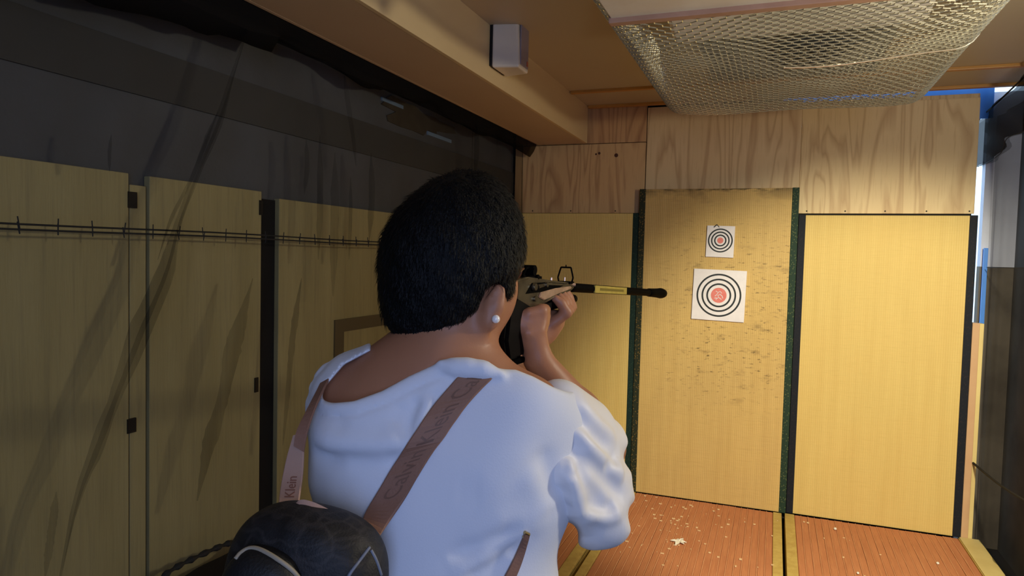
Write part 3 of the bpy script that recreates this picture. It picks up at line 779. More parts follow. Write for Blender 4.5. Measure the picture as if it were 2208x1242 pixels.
# neck and shoulders
body.cap(P(975, 690, .965), P(925, 850, .96), .056, .066, .03)
body.cap(P(925, 800, .97), P(770, 858, .99), .055, .045, .04).cap(P(940, 810, .97), P(1110, 900, .95), .055, .050, .03)
# trunk
body.ell(P(932, 985, .955), (.158, .17, .094), .04).ell(P(955, 1180, .95), (.135, .16, .092), .05)
hipc = np.array([base[0], base[1], .80])
body.ell(hipc, (.165, .13, .12), .06, (RT - DN * RT.dot(DN), np.array([0, 0, 1.0]), np.cross(RT, (0, 0, 1))))
# right arm: shoulder, elbow, wrist
SR, ER, WR = P(1140, 905, .945), P(1290, 965, 1.140), P(1160, 775, 1.075)
body.cap(SR, ER, .054, .042, .03)
mid = ER * .62 + WR * .38
body.cap(ER, mid, .039, .040, .02).cap(mid, WR, .040, .0215, .015)
# left arm
SL, EL, WL = P(765, 858, .99), P(1062, 812, 1.13), P(1174, 710, 1.185)
body.cap(SL, EL, .050, .038, .03); mid = EL * .65 + WL * .35
body.cap(EL, mid, .035, .033, .02).cap(mid, WL, .033, .023, .015)
# right hand closed round the grip: back of the hand towards us, knuckles at the right, thumb over the top
body.cap(WR, P(1148, 722, 1.068), .0205, .0225, .010).ell(P(1140, 700, 1.068), (.0235, .026, .017), .010).cap(P(1114, 690, 1.064), P(1150, 684, 1.066), .0115, .0135, .010)
for i, (y, f) in enumerate(((668, 1.080), (682, 1.082), (696, 1.080), (709, 1.076))):
    x = 1170 - (0, 0, 2, 6)[i]
    body.chain([P(1138, y + 9, f - .026), P(x - 2, y + 2, f - .018), P(x + 4, y, f + .012), P(x - 16, y - 4, f + .040), P(x - 44, y - 2, f + .034)], [.0090, .0100, .0096, .0086, .0074], .0025)
body.chain([P(1128, 706, 1.058), P(1112, 684, 1.056), P(1113, 664, 1.070), P(1128, 652, 1.088)], [.0125, .0108, .0094, .0078], .004)
# left hand cupping the fore-end, fingers rising on the near side
body.ell(P(1188, 692, 1.196), (.022, .017, .034), .012).cap(WL, P(1188, 694, 1.193), .023, .021, .01)
for i in range(4):
    f = 1.168 + i * .0165; L = (0.86, .97, 1.0, .92)[i]
    b0 = P(1192 + 2 * i, 697 - 3 * i, f); kn_ = P(1222 + 3.5 * i, 674 - 4 * i, f - .004); mid = P(1210 + 5.5 * i, 654 - 4 * i, f - .010); tip = P(1194 + 8.5 * i, 641 - 4.5 * i, f - .012)
    tip = mid + (tip - mid) * L
    body.chain([b0, kn_, mid, tip], [.0105, .0095, .0085, .0072], .0035)
body.chain([P(1180, 684, 1.20), P(1166, 668, 1.235), P(1176, 650, 1.26)], [.012, .010, .008], .006)
# legs and feet
for s_ in (-1, 1):
    hp = hipc + RT * .085 * s_ + np.array([0, 0, -.02]); fp = hipc + RT * .12 * s_ + FW * (.10 if s_ < 0 else -.04); 
    kn2 = (hp + fp) / 2 + FW * .02; kn2[2] = .40; an = fp.copy(); an[2] = FL + .075
    body.cap(hp, kn2, .080, .056, .03).cap(kn2, (kn2 + an) / 2 - FW * .012, .054, .050, .02).cap((kn2 + an) / 2 - FW * .012, an, .050, .036, .02)
    toe = an + FW * .15 + RT * .03 * s_; toe[2] = FL + .03; heel = an - FW * .03; heel[2] = FL + .035
    body.cap(heel, toe, .034, .026, .02)
    if s_ < 0: LEGL = (hp, kn2, an, toe, heel)
    else: LEGR = (hp, kn2, an, toe, heel)
bV, bQ = body.mesh(1)
person = thing('person', base, 'person in a white puff-sleeve top aiming a rifle at the ring targets', 'person')
fmesh('body', bV, bQ, M['skin'], person)

# trousers and shoes (below the picture's edge)
tr = Field(lo, hi, .009)
tr.ell(hipc, (.176, .15, .13), .05, (RT - DN * RT.dot(DN), np.array([0, 0, 1.0]), np.cross(RT, (0, 0, 1))))
for hp, kn2, an, toe, heel in (LEGL, LEGR):
    an2 = an + np.array([0, 0, .03]); tr.cap(hp, kn2, .092, .072, .04).cap(kn2, an2, .072, .062, .03)
V, Q = tr.mesh(2); fmesh('trousers', V, Q, M['trousers'], person)
for hp, kn2, an, toe, heel in (LEGL, LEGR):
    sh = Field(np.minimum(heel, toe) - .09, np.maximum(heel, toe) + .11, .006)
    sh.cap(heel + (0, 0, .006), toe + (0, 0, .004), .042, .036, .02).cap(heel + (0, 0, .01), an + (0, 0, .01), .042, .045, .03)
    V, Q = sh.mesh(2); V[:, 2] = np.maximum(V[:, 2], FL + .001); fmesh('shoe', V, Q, M['shoe'], person)

# hair: cap of short thick hair, straight at the nape
hr = Field(HC - .19, HC + .17, .0042)
hr.ell(P(980, 540, .965), (.084, .090, .089), .03).ell(P(922, 612, .955), (.053, .07, .056), .05).ell(P(1018, 524, .975), (.066, .098, .074), .04)
hr.ell(P(896, 570, .965), (.040, .07, .058), .03).ell(P(932, 662, .945), (.064, .056, .040), .03).ell(P(1026, 592, .975), (.050, .045, .034), .02)
hr.ell(HC + upv * .008, (.078, .096, .098), .03, HB)
hr.cap(P(1096, 612, 1.0), P(1098, 646, 1.005), .011, .004, .01)
def hairline(g):                                # nape line and the sweep up behind the ear, extruded through the head
    px, py, f = pix(g)
    return poly_sd(px, py, HAIRPOLY) * f / F
HAIRPOLY = [(600, 722), (826, 716), (850, 727), (929, 724), (978, 706), (1020, 678), (1036, 648), (1050, 618), (1080, 604), (1089, 640), (1096, 652), (1108, 640), (1112, 600), (1135, 560), (1500, 560), (1500, 1000), (600, 1000)]
hr.apply(HC - .25, HC + .25, hairline, .006, 'sub')
face_c = H(0, .13, -.03)
hr.ell(face_c, (.075, .085, .085), .01, HB, 'sub')
def hn(g):
    q = g * np.array([1, 1, .35]); a = np.sin(q[..., 0] * 410 + np.sin(q[..., 2] * 300) * 2) * np.sin(q[..., 1] * 390 + np.sin(q[..., 0] * 200)) * .0010
    return a + .0008 * np.sin(g[..., 0] * 170 + g[..., 2] * 120)
hr.apply(HC - .18, HC + .18, hn, .001, 'disp')
hV, hQ = hr.mesh(1)
hair = fmesh('hair', hV, hQ, M['hair'], person)
n_ = np.zeros_like(hV); fn_ = np.cross(hV[hQ[:, 2]] - hV[hQ[:, 0]], hV[hQ[:, 3]] - hV[hQ[:, 1]])
for i in range(4): np.add.at(n_, hQ[:, i], fn_)
n_ /= np.linalg.norm(n_, axis=1)[:, None] + 1e-9
sel = rng.choice(len(hV), 15000); V = []; Fc = []
for i in sel:
    p = hV[i]; n0 = n_[i]; crown = P(960, 425, .93)
    d = p - crown; d = d / (np.linalg.norm(d) + 1e-6) * .8 - upv * .5 + rng.normal(0, .22, 3); d -= n0 * d.dot(n0); d /= np.linalg.norm(d) + 1e-9
    if d.dot(DN) > .3 and pix(p)[1] > 690: L = rng.uniform(.004, .009)
    else: L = rng.uniform(.010, .022)
    s0 = np.cross(d, n0) * .0006; a = p - n0 * .001; b1 = p + d * L * .55 + n0 * L * .12; c1 = p + d * L + n0 * L * rng.uniform(.02, .22)
    tx, ty, tf = pix(np.array([c1])); 
    if poly_sd(tx, ty, HAIRPOLY)[0] < -5: continue
    k = len(V); V += [a - s0, a + s0, b1 + s0, b1 - s0, c1]; Fc += [(k, k + 1, k + 2, k + 3), (k + 3, k + 2, k + 4)]
mesh('hair_strands', V, Fc, M['hair'], person, kind='stuff')

# top: jersey body with a wide neck
sh = Field(np.array([base[0] - .42, base[1] - .3, .84]), np.array([base[0] + .45, base[1] + .45, 1.42]), .0036)
sh.ell(P(936, 985, .955), (.170, .178, .104), .04).ell(P(958, 1200, .95), (.148, .19, .104), .06).ell(P(955, 1350, .95), (.152, .14, .106), .06)
sh.cap(P(925, 812, .972), P(772, 862, .985), .060, .054, .04).cap(P(960, 835, .955), P(1115, 880, .945), .058, .062, .05)
sh.cap(P(1115, 880, .945), P(1165, 915, .96), .062, .058, .05).cap(P(1060, 1000, .93), P(1130, 1060, .94), .07, .06, .05)
sh.ell(P(800, 905, .925), (.062, .05, .05), .05)                               # left shoulder blade
sh.cap(SL, SL * .6 + EL * .4, .062, .058, .03)                                   # left upper sleeve, held forward
for pts, amp, wd_ in (
    ([(672, 930, .89), (740, 962, .853), (820, 968, .843), (900, 945, .845)], .011, .018),
    ([(664, 975, .88), (740, 990, .85), (820, 995, .842), (910, 985, .84)], -.011, .014),
    ([(905, 850, .885), (885, 900, .865), (872, 955, .852)], -.005, .009), ([(930, 850, .885), (912, 900, .865), (895, 960, .85)], .005, .010),
    ([(955, 835, .89), (938, 880, .875), (915, 950, .855)], -.005, .009), ([(870, 870, .87), (850, 920, .855)], -.003, .010),
    ([(960, 1210, .845), (1040, 1170, .848), (1135, 1128, .87)], -.006, .014), ([(960, 1240, .845), (1050, 1195, .848), (1140, 1140, .87)], .006, .013),
    ([(985, 1262, .845), (1060, 1222, .848), (1140, 1158, .87)], -.006, .012), ([(1000, 1180, .845), (1080, 1130, .852), (1190, 1105, .89)], .005, .018),
    ([(665, 1030, .875), (720, 1070, .85), (800, 1100, .84)], .006, .02), ([(1165, 960, .885), (1180, 1020, .89), (1195, 1090, .90)], -.004, .016),
    ([(1130, 1010, .865), (1160, 1060, .875), (1185, 1110, .89)], .004, .02), ([(980, 1060, .842), (1040, 1065, .842)], -.002, .02),
    ([(668, 880, .92), (700, 905, .885), (760, 920, .86)], -.003, .014)):
    crease(sh, pts, amp * 1.15, wd_, True)
sh.cap(P(1105, 815, .93), P(1195, 846, .95), .014, .008, .03)
NECK = [(800, 756), (743, 786), (703, 832), (694, 855), (700, 865), (719, 869), (763, 865), (824, 843), (884, 810), (937, 786), (965, 781), (985, 786), (1030, 788), (1060, 790), (1085, 796), (1112, 797), (1150, 812), (1195, 836), (1225, 846), (1245, 840), (1245, 690), (800, 700)]
def neckcut(g):
    px, py, f = pix(g); d = poly_sd(px, py, NECK) * f / F
    return np.maximum(d, f - (1.005 + (px - 800) * .0004))
sh.apply(*box_of(690, 690, 1250, 880, .80, 1.1), neckcut, .004, 'sub')
sh.apply(*box_of(660, 690, 1050, 920, .80, 1.02), lambda g: (lambda px, py, f: np.where((px < 980) & (f < 1.0), .0030 * np.exp(-((poly_sd(px, py, NECK) - 29) / 3.6) ** 2), 0))(*pix(g)), .001, 'disp')
rl = [(p, q, (first(sh, p, q + 8) or .92) - .004) for p, q in ((952, 785), (982, 791), (1010, 793), (1042, 797), (1080, 806))]
sh.chain([P(*p) for p in rl], [.005, .009, .010, .009, .004], .012)
sV, sQ = sh.mesh(1)
shirt = fmesh('top', sV, sQ, M['shirt'], person)

# puff sleeve, gathered at the arm seam
sl = Field(np.minimum(SR, ER) - .20, np.maximum(SR, ER) + .20, .0034)
sl.cap(P(1205, 905, .96), P(1278, 965, 1.05), .048, .052, .03).cap(P(1205, 1000, .945), P(1290, 1030, 1.02), .055, .048, .03)
sl.cap(P(1215, 1050, .94), P(1290, 1100, .99), .042, .046, .03).cap(P(1275, 1128, .975), P(1310, 1128, .985), .030, .026, .03)
sl.cap(P(1300, 1060, 1.0), P(1358, 1080, 1.01), .030, .006, .02).cap(P(1295, 960, 1.07), P(1318, 962, 1.09), .032, .02, .03)
sl.cap(P(1205, 862, .965), P(1260, 905, 1.03), .022, .030, .03)
for pts, amp, wd_ in (
    ([(1214, 938, .90), (1260, 985, .925), (1310, 1035, .955), (1350, 1075, .985)], -.010, .012),
    ([(1216, 915, .905), (1270, 965, .94), (1325, 1012, .98), (1345, 1030, 1.0)], .009, .014),
    ([(1208, 985, .888), (1232, 1040, .90), (1250, 1100, .925), (1262, 1160, .95)], .011, .013),
    ([(1232, 985, .90), (1270, 1050, .925), (1305, 1095, .95)], -.009, .014),
    ([(1225, 880, .93), (1275, 930, .985), (1325, 985, 1.03)], -.008, .012), ([(1225, 865, .945), (1290, 915, 1.0), (1330, 950, 1.05)], .006, .012),
    ([(1262, 1108, .93), (1300, 1115, .945), (1345, 1105, .97)], .010, .010), ([(1255, 1085, .925), (1300, 1100, .94), (1330, 1092, .96)], -.007, .009),
    ([(1205, 1040, .885), (1215, 1080, .89), (1222, 1112, .90)], -.006, .010), ([(1330, 985, 1.03), (1318, 1000, 1.0), (1300, 1010, .97)], -.007, .010)):
    crease(sl, pts, amp * 1.2, wd_, True)
sl.cap(P(1368, 986, 1.0), P(1366, 986, 1.12), .015, .015, .014, 'sub').cap(P(1386, 1112, .93), P(1386, 1112, 1.08), .020, .020, .012, 'sub')
sl.cap(P(1222, 1152, .88), P(1222, 1152, 1.05), .016, .016, .012, 'sub')
for i, y in enumerate(range(900, 1118, 13)):                                     # gathers along the seam
    x = 1209 - max(0, (y - 980)) * .07; L = 26 + 14 * math.sin(i * 2.3)
    crease(sl, [(x, y, .895), (x + L * .5, y + 5, .897), (x + L, y + 12, .905)], -.0035, .0042, True)
lV, lQ = sl.mesh(1)
fmesh('puff_sleeve', lV, lQ, M['sleeve'], person)

# earring, glasses, eyes, lips
B().ball(P(1069, 688, .909), .0056, 10).done('pearl_earring', M['pearl'], person, smooth=True)
g_ = B()
for s_ in (-1, 1):
    g_.tube([H(.082 * s_, -.005, .0), H(.080 * s_, .05, .008), H(.056 * s_, .105, .010)], .0018, 6)
    c = H(.029 * s_, .106, .004)
    g_.tube([c + lat * .024 * math.cos(a) + upv * .019 * math.sin(a) for a in np.linspace(0, 2 * math.pi, 25)], .0016, 6, cap=False)
g_.tube([H(-.006, .107, .008), H(0, .111, .011), H(.006, .107, .008)], .0014, 6)
gl = g_.done('glasses', M['glasses'], person, smooth=True)
for s_ in (-1, 1):
    c = H(.029 * s_, .106, .004); b = B()
    b.add([c + lat * .0235 * math.cos(a) + upv * .0185 * math.sin(a) + fd * dz for dz in (0, .0012) for a in np.linspace(0, 2 * math.pi, 24, endpoint=False)],
          [tuple(range(23, -1, -1)), tuple(range(24, 48))] + [(i, (i + 1) % 24, 24 + (i + 1) % 24, 24 + i) for i in range(24)]).done('lens', M['lens'], gl)
    B().ball(H(.030 * s_, .0815, .004), .0112, 8).done('eye', M['eye'], person, smooth=True)
    B().ball(H(.030 * s_, .0905, .004), .0042, 6).done('iris', M['hair'], person, smooth=True)
    B().tube([H(.014 * s_, .1, .030), H(.032 * s_, .098, .036), H(.05 * s_, .085, .030)], [.002, .003, .0015], 5).done('eyebrow', M['hair'], person)
B().ball((0, 0, 0), (.022, .006, .006), 8, M=lambda q: H(q[0], .108 + q[1], -.072 + q[2])).done('lips', M['lip'], person, smooth=True)

# ================================================================== rifle held by the shooter
M['gunblack'] = simple('blued_black_steel', (3, 3, 4), .6, metal=0, spec=.02)
M['gunmetal'] = simple('worn_nickel', (156, 142, 114), .24, metal=.85, var=(84, 72, 56), vs=26, amt=.7)
M['brass'] = simple('rose_brass', (222, 186, 156), .3, metal=.6, var=(150, 112, 84), vs=50, amt=.5)
M['stock'] = simple('dark_stock', (6, 5, 5), .5, spec=.08, var=(14, 10, 8), vs=20)
M['sticker'] = simple('yellow_sticker', (172, 150, 66), .5, var=(146, 124, 48), vs=60)
M['sticker2'] = simple('sticker_ink', (112, 96, 30), .5)
G0 = P(1130, 612, 1.08); G1 = P(1432, 632, 1.75); ga = (G1 - G0) / np.linalg.norm(G1 - G0)
gs = np.cross(ga, (0, 0, 1)); gs /= np.linalg.norm(gs); gu = np.cross(gs, ga)
def G(t, s_, u): return G0 + ga * t + gs * s_ + gu * u
TU = lambda q: G(q[0], q[2], q[1])               # prism profile (t, u) across s
rifle = thing('rifle', G(.1, 0, -.06), 'black-barrelled rifle with nickel receiver and yellow sticker, aimed by the person', 'rifle')
bt = np.linspace(.15, .66, 14)
B().tube([G(t, 0, -.001) for t in bt], [.0083] * 14, 14).done('barrel', M['gunblack'], rifle, smooth=True)
tt = [.63, .635, .66, .70, .725, .735, .755, .765]; rr = [.0085, .0098, .0102, .0112, .0128, .0128, .0105, .0075]
B().tube([G(t, 0, -.001) for t in tt], rr, 16).done('muzzle_brake', M['gunblack'], rifle, smooth=True)
b = B(); b.prism([(.275, -.0082), (.455, -.0082), (.455, .0058), (.275, .0058)], .0060, .0088, TU); st = b.done('sticker', M['sticker'], rifle)
B().prism([(.300, -.0035), (.435, -.0035), (.435, .0015), (.300, .0015)], .0087, .0091, TU).done('print_line', M['sticker2'], st)
B().tube([G(.05, 0, -.021), G(.185, 0, -.021), G(.196, 0, -.021)], [.0088, .0088, .0075], 12).done('magazine_tube', M['gunblack'], rifle, smooth=True)
bm = bmesh.new()
def bprism(name, poly, h0, h1, mt, bev=.002, par=rifle):
    bb = B().prism(poly, h0, h1, TU); bm = bmesh.new(); vs = [bm.verts.new(v) for v in bb.V]
    for f in bb.F: bm.faces.new([vs[i] for i in f])
    bmesh.ops.recalc_face_normals(bm, faces=bm.faces[:]); bmesh.ops.bevel(bm, geom=bm.edges[:], offset=bev, segments=2, affect='EDGES'); bm.verts.index_update()
    o = mesh(name, [v.co[:] for v in bm.verts], [[v.index for v in f.verts] for f in bm.faces], M[mt], par); bm.free(); return o
rc = bprism('receiver', [(-.045, .004), (-.01, .011), (.06, .009), (.158, .007), (.170, -.002), (.150, -.010), (.104, -.0175), (.043, -.032), (0, -.042), (-.045, -.040)], -.013, .013, 'gunmetal', .003)
bprism('side_plate', [(.025, -.020), (.045, -.024), (.100, -.012), (.150, -.003), (.148, .001), (.085, -.004), (.03, -.012)], .0125, .0155, 'brass', .001, rc)
bprism('side_panel', [(-.02, -.016), (.0, .002), (.06, .0052), (.135, .0052), (.10, -.004), (.03, -.012)], .0122, .0136, 'gunblack', .0006, rc)
bprism('side_rib', [(.020, .000), (.060, .004), (.130, .004), (.135, .0015), (.06, .0005), (.025, -.006)], .0125, .0150, 'gunmetal', .001, rc)
B().tube([G(.05, .012, .001), G(.05, .017, .001)], .004, 10).tube([G(.012, .012, -.022), G(.012, .0165, -.022)], .0045, 10).tube([G(.005, .012, -.004), G(.005, .019, -.004)], .0055, 10).done('screw', M['gunmetal'], rc, kind='stuff')
bprism('fore_end', [(.055, -.028), (.175, -.010), (.18, -.024), (.155, -.034), (.06, -.044)], -.013, .009, 'stock', .004)
bprism('stock', [(.06, -.026), (.058, -.046), (.02, -.056), (-.004, -.060), (-.012, -.112), (-.060, -.116), (-.072, -.085), (-.066, -.04), (-.045, -.018), (0, -.03)], -.014, .014, 'stock', .005)
bprism('butt_plate', [(-.010, -.111), (-.012, -.120), (-.062, -.124), (-.061, -.115)], -.0145, .0145, 'gunblack', .001)
gd = B(); gd.tube([G(.05, 0, -.045), G(.045, 0, -.068), (G(.02, 0, -.074)), G(0, 0, -.064), G(-.002, 0, -.056)], .0025, 6).done('trigger_guard', M['gunblack'], rifle, smooth=True)
B().tube([G(.022, 0, -.05), G(.026, 0, -.058), G(.022, 0, -.067)], .002, 6).done('trigger', M['gunmetal'], rifle, smooth=True)
# rear sight with its knob
B().box((-.012, -.006, .009), (.050, .006, .014), .001, M=lambda q: G(*q)).box((.004, -.005, .013), (.03, .005, .020), .001, M=lambda q: G(*q)).done('rear_sight', M['gunblack'], rifle)
b = B(); b.tube([G(.012, .012, .0225), G(.012, -.010, .0225)], .0075, 14).tube([G(.004, .016, .019), G(.004, .006, .019)], .006, 12).tube([G(.03, .010, .012), G(.03, .004, .012)], .004, 10)
b.tube([G(-.015, .004, .012), G(-.005, .004, .024), G(.004, .004, .026)], .0025, 6).done('sight_knob', M['gunblack'], rifle, smooth=False)
# front sight frame
fs = B(); z0 = .008
ring = [(-.0125, z0), (-.0145, z0 + .008), (-.0095, z0 + .0255), (.0095, z0 + .0255), (.0145, z0 + .008), (.0125, z0)]
pr = [G(.155, a, u) for a, u in ring]
for i in range(5): fs.tube([pr[i], pr[i + 1]], .0015, 6)
fs.tube([G(.155, 0, z0 + .025), G(.155, 0, z0 + .030)], .001, 6)
fs.box((.148, -.0125, .004), (.166, .0125, .0095), .001, M=lambda q: G(*q)); fs.done('front_sight', M['gunblack'], rifle)
for a_, b_, r_b in (((.152, 0, .008), (.152, 0, .016), .0015), ((.085, .006, .007), (.085, .006, .013), .002), ((.16, .010, .004), (.165, .0145, .004), .003)):
    B().tube([G(*a_), G(*b_)], r_b, 8).done('bead', M['brass'], rifle)
B().tube([G(-.036, .0, -.122), P(1098, 792, 1.03)], .004, 8).done('sling_swivel', simple('blue_steel_strut', (96, 122, 176), .3, metal=.6), rifle)

# ================================================================== backpack
m = Mat('bag_canvas', (22, 20, 20), .62, spec=.35)
v = m.n('ShaderNodeTexVoronoi', feature='DISTANCE_TO_EDGE'); v.inputs['Scale'].default_value = 34; m.l(m.coord((1, 1, 1)), v.inputs['Vector'])
r = m.n('ShaderNodeMapRange'); r.inputs[1].default_value = .10; r.inputs[2].default_value = .02; m.l(v.outputs['Distance'], r.inputs[0])
v2 = m.n('ShaderNodeTexWave', wave_type='RINGS'); v2.inputs['Scale'].default_value = 22; v2.inputs['Distortion'].default_value = 9; m.l(m.coord(), v2.inputs['Vector'])
m.mix(m.noise((1, 1, 1), 10, 2), (32, 28, 26), .8).mix(m.mul(r.outputs[0], m.noise((1, 1, 1), 18, 2, lo=.4, hi=.6)), (62, 56, 54), .45)
q = m.n('ShaderNodeMapRange'); q.inputs[1].default_value = .8; q.inputs[2].default_value = 1.0; m.l(v2.outputs['Fac'], q.inputs[0]); m.mix(q.outputs[0], (58, 52, 49), .3)
m.bump(m.noise((1, 1, 1), 420, 2), .25, .001); M['bag'] = m.m
M['bagflap'] = simple('bag_black_leather', (17, 16, 17), .55, bump=.2, bs=300)
M['piping'] = simple('cream_piping', (150, 138, 118), .55); M['piping_grey'] = simple('grey_piping', (112, 116, 128), .5)
M['strap'] = simple('brown_strap', (142, 102, 82), .62, var=(126, 88, 70), vs=12, amt=.6, bump=.15, bs=380)
M['strap_back'] = simple('pale_strap_lining', (176, 140, 122), .65, bump=.1, bs=380)
M['emboss'] = simple('strap_lettering', (112, 79, 62), .6); M['emboss_pale'] = simple('strap_lettering_pale', (132, 88, 72), .6)
M['buckle'] = simple('brass_buckle', (196, 172, 120), .25, metal=.9)
pack = thing('backpack', P(655, 1400, .78), 'small dark patterned backpack with brown straps worn by the person in white', 'backpack')
bf = FW * .985 + RT * .17; bf /= np.linalg.norm(bf); bu = -DN * .985 + RT * .17; bu -= bf * bu.dot(bf); bu /= np.linalg.norm(bu); br_ = np.cross(bf, bu)
bg_ = Field(P(655, 1330, .78) - .26, P(655, 1330, .78) + .26, .004)
bg_.ell(P(648, 1335, .775), (.086, .050, .110), .02, (br_, bf, bu), p=3.0)
bg_.ell(P(668, 1205, .775), (.062, .040, .044), .04, (br_, bf, bu), p=2.4)
crease(bg_, [(800, 1178, .745), (775, 1208, .735), (750, 1250, .728), (740, 1290, .726)], -.003, .005)
crease(bg_, [(600, 1150, .74), (660, 1160, .735), (720, 1180, .735)], .004, .02)
kV, kQ = bg_.mesh(2); fmesh('bag_body', kV, kQ, M['bag'], pack)
pk = Field(P(560, 1310, .73) - .2, P(560, 1310, .73) + .2, .004)
pk.ell(P(566, 1300, .730), (.046, .036, .060), .02, (br_, bf, bu), p=2.6)
pV, pQ = pk.mesh(2); pock = fmesh('front_pocket', pV, pQ, M['bagflap'], pack)
tb = BVHTree.FromPolygons([Vector(v) for v in kV], [tuple(map(int, q)) for q in kQ])
tp_ = BVHTree.FromPolygons([Vector(v) for v in pV], [tuple(map(int, q)) for q in pQ])
ts = BVHTree.FromPolygons([Vector(v) for v in sV], [tuple(map(int, q)) for q in sQ])
def hit(tree, x, y, off=.0, default=None):
    d = Vector(ROT @ _ray(x, y)); d.normalize(); h = tree.ray_cast(Vector(EYE), d)
    if h[0] is None: return None
    return np.array(h[0]) - np.array(d) * off
def piping(pts, trees, r, mt, par, name='piping'):
    out = []
    for x, y in spline([list(p) for p in pts], 30):
        hs = [h for h in (hit(t_, x, y) for t_ in trees) if h is not None]
        if hs: out.append(min(hs, key=lambda h: np.linalg.norm(h - EYE)))
    return B().tube(out, r, 8).done(name, M[mt], par, smooth=True)
piping([(508, 1206), (520, 1192), (540, 1182), (565, 1187), (600, 1207), (632, 1232), (655, 1262)], (tp_, tb), .0026, 'piping', pock)
piping([(797, 1180), (776, 1208), (754, 1238), (744, 1262)], (tb,), .0018, 'piping_grey', pack)
piping([(800, 1186), (812, 1210), (822, 1240)], (tb,), .0018, 'piping_grey', pack)
def ribbon(name, L, Rr, th, mt, par, flip=False):
    """L, Rr: the two edge lines (world points)"""
    n = len(L); V = []; Fc = []
    for i in range(n):
        t = L[min(i + 1, n - 1)] - L[max(i - 1, 0)]; s_ = Rr[i] - L[i]; nn = np.cross(t, s_); nn /= np.linalg.norm(nn) + 1e-9
        if nn.dot(EYE - L[i]) < 0: nn = -nn
        e = s_ * .04
        V += [L[i], L[i] + nn * th * .6, L[i] + e + nn * th, Rr[i] - e + nn * th, Rr[i] + nn * th * .6, Rr[i]]
    for i in range(n - 1):
        for k in range(6): Fc.append((i * 6 + k, i * 6 + (k + 1) % 6, (i + 1) * 6 + (k + 1) % 6, (i + 1) * 6 + k))
    return mesh(name, V, Fc, M[mt], par, smooth=False)
def lettering(L, Rr, text, start, frac, th, mt, par):
    """raised words running along the ribbon, from its end towards its start"""
    cu = bpy.data.curves.new('words', 'FONT'); cu.body = text; cu.size = 1; cu.extrude = .02; cu.resolution_u = 3
    o = bpy.data.objects.new('words', cu); COL.objects.link(o); bpy.context.view_layer.update()
    me = bpy.data.meshes.new_from_object(o.evaluated_get(bpy.context.evaluated_depsgraph_get()))
    V0 = np.array([v.co[:] for v in me.vertices]); Fc = [tuple(p.vertices) for p in me.polygons]
    bpy.data.objects.remove(o); bpy.data.curves.remove(cu); bpy.data.meshes.remove(me)
    C_ = (L + Rr) / 2; seg = np.linalg.norm(np.diff(C_, axis=0), axis=1); S_ = np.concatenate([[0], np.cumsum(seg)])
    V = []
    for x, y, z in V0:
        wd_ = np.linalg.norm(Rr - L, axis=1).mean(); d = S_[-1] - (start + x * wd_ * frac)     # distance from the start of the ribbon
        d = min(max(d, 0), S_[-1] - 1e-6); i = min(int(np.searchsorted(S_, d, 'right')) - 1, len(seg) - 1); q = (d - S_[i]) / seg[i]
        l_ = L[i] * (1 - q) + L[i + 1] * q; r_2 = Rr[i] * (1 - q) + Rr[i + 1] * q; tn = C_[i + 1] - C_[i]
        nn = np.cross(tn, r_2 - l_); nn /= np.linalg.norm(nn)
        if nn.dot(EYE - l_) < 0: nn = -nn
        v_ = .5 + (y - .36) * frac                                                        # letters stand towards the left edge
        V.append(r_2 * v_ + l_ * (1 - v_) + nn * (th + .0002 + .0006 * (z > 0))) if False else V.append(l_ * v_ + r_2 * (1 - v_) + nn * (th + (.0005 if z > 0 else -.0003)))
    return mesh('lettering', V, Fc, M[mt], par)
# right strap over the back
n = 44
EL_ = spline([(1004, 796), (988, 812), (940, 868), (899, 925), (862, 982), (828, 1038), (800, 1085), (784, 1118), (778, 1140)], n)
ER_ = spline([(1070, 798), (1064, 814), (1038, 840), (1005, 877), (968, 928), (931, 980), (900, 1030), (872, 1078), (838, 1128), (806, 1176)], n)
def on_shirt(pts, off):
    f = [];
    for x, y in pts:
        h = hit(ts, x, y); f.append(np.nan if h is None else pix(h[None])[2][0])
    f = np.array(f); i = np.arange(len(f)); ok = ~np.isnan(f); f = np.interp(i, i[ok], f[ok])
    c_ = np.polyfit(np.arange(11, 20), f[11:20], 1); f[:11] = np.polyval(c_, np.arange(11)) + (f[11] - np.polyval(c_, 11))
    k = np.array([1, 2, 3, 2, 1.]) / 9; f2 = np.convolve(np.pad(f, 2, mode='edge'), k, 'valid'); f2 = np.minimum(f2, f)
    return np.array([P(x, y, q - off) for (x, y), q in zip(pts, f2)])
Lr, Rr = on_shirt(EL_, .004), on_shirt(ER_, .004)
fb = np.linspace(0, 1, n); bagf = .80
for i in range(n):
    if fb[i] > .72:                              # the lower end leaves the back for the bag
        q = (fb[i] - .72) / .28; q = q * q
        for arr, e in ((Lr, EL_), (Rr, ER_)): arr[i] = P(*e[i], pix(arr[i][None])[2][0] * (1 - q) + (bagf) * q)
strap = ribbon('shoulder_strap', Lr, Rr, .0028, 'strap', pack)
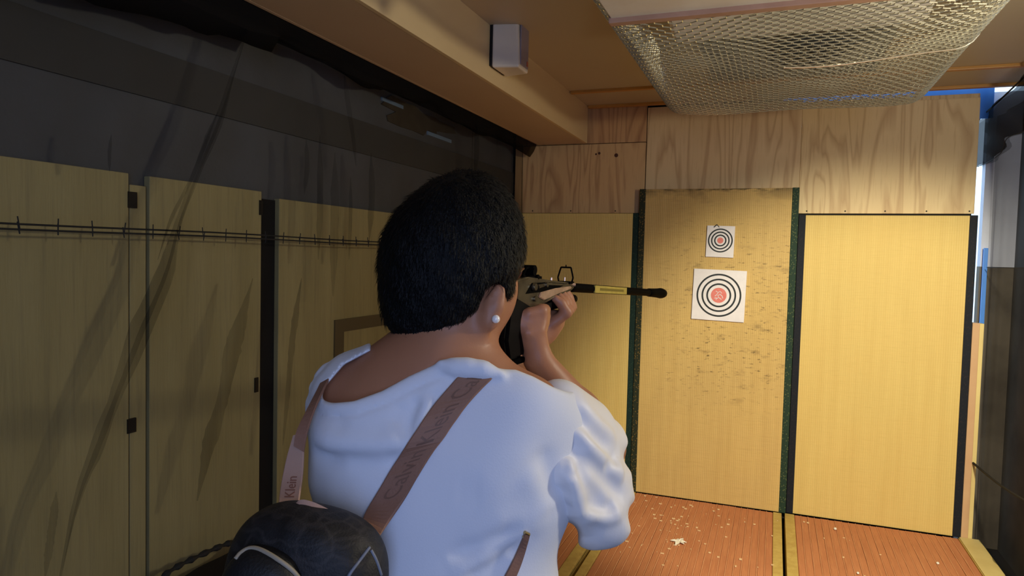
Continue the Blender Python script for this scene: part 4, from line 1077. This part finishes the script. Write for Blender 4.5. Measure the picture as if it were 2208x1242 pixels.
lettering(Lr, Rr, 'Calvin Klein Calvin', .060, .62, .0028, 'emboss', strap)
# left strap: over the shoulder, then hanging free to the bag
l1 = spline([(726, 779, .985), (704, 806, .950), (684, 846, .915), (660, 892, .885), (640, 932, .868), (634, 962, .862)], 24)
r1 = spline([(738, 781, .975), (722, 800, .945), (702, 836, .905), (680, 885, .880), (664, 932, .864), (656, 975, .858)], 24)
W_ = lambda a: np.array([P(*p) for p in a])
ribbon('shoulder_strap', W_(l1), W_(r1), .0025, 'strap', pack)
l2 = spline([(634, 940, .872), (620, 985, .862), (610, 1030, .845), (604, 1065, .825), (600, 1100, .80)], 24)
r2 = spline([(656, 935, .866), (656, 985, .856), (653, 1030, .840), (648, 1065, .82), (643, 1100, .80)], 24)
s2 = ribbon('strap_end', W_(l2), W_(r2), .0025, 'strap_back', pack)
lettering(W_(l2), W_(r2), 'n Klein', .004, .70, .0025, 'emboss_pale', s2)
# lower strap end coming out under the arm, with its small buckle
l3 = spline([(1131, 1150, .862), (1113, 1192, .855), (1088, 1242, .85), (1050, 1300, .84), (900, 1360, .80), (780, 1385, .78)], 30)
r3 = spline([(1141, 1153, .862), (1130, 1197, .855), (1111, 1246, .85), (1075, 1318, .84), (905, 1382, .80), (780, 1405, .78)], 30)
L3, R3 = W_(l3), W_(r3)
for arr, src in ((L3, l3), (R3, r3)):
    for i in range(30):
        h = hit(ts, src[i][0], src[i][1], .004)
        if h is not None and src[i][0] > 1000: arr[i] = h
s3 = ribbon('lower_strap', L3, R3, .0025, 'strap', pack)
bc = (L3[0] + R3[0]) / 2
B().tube([L3[0] - DN * .001, R3[0]], .0022, 8).tube([L3[1], R3[1]], .0016, 8).done('buckle', M['buckle'], pack)
# carrying loop along the top edge
hp_ = spline([(636, 1096, .782), (650, 1080, .782), (672, 1083, .780), (695, 1093, .778), (735, 1113, .777), (760, 1122, .777), (778, 1133, .777), (786, 1150, .777)], 36)
ribbon('carry_handle', W_(hp_), W_([(x - 3, y + 11, f - .004) for x, y, f in hp_]), .003, 'strap_back', pack)
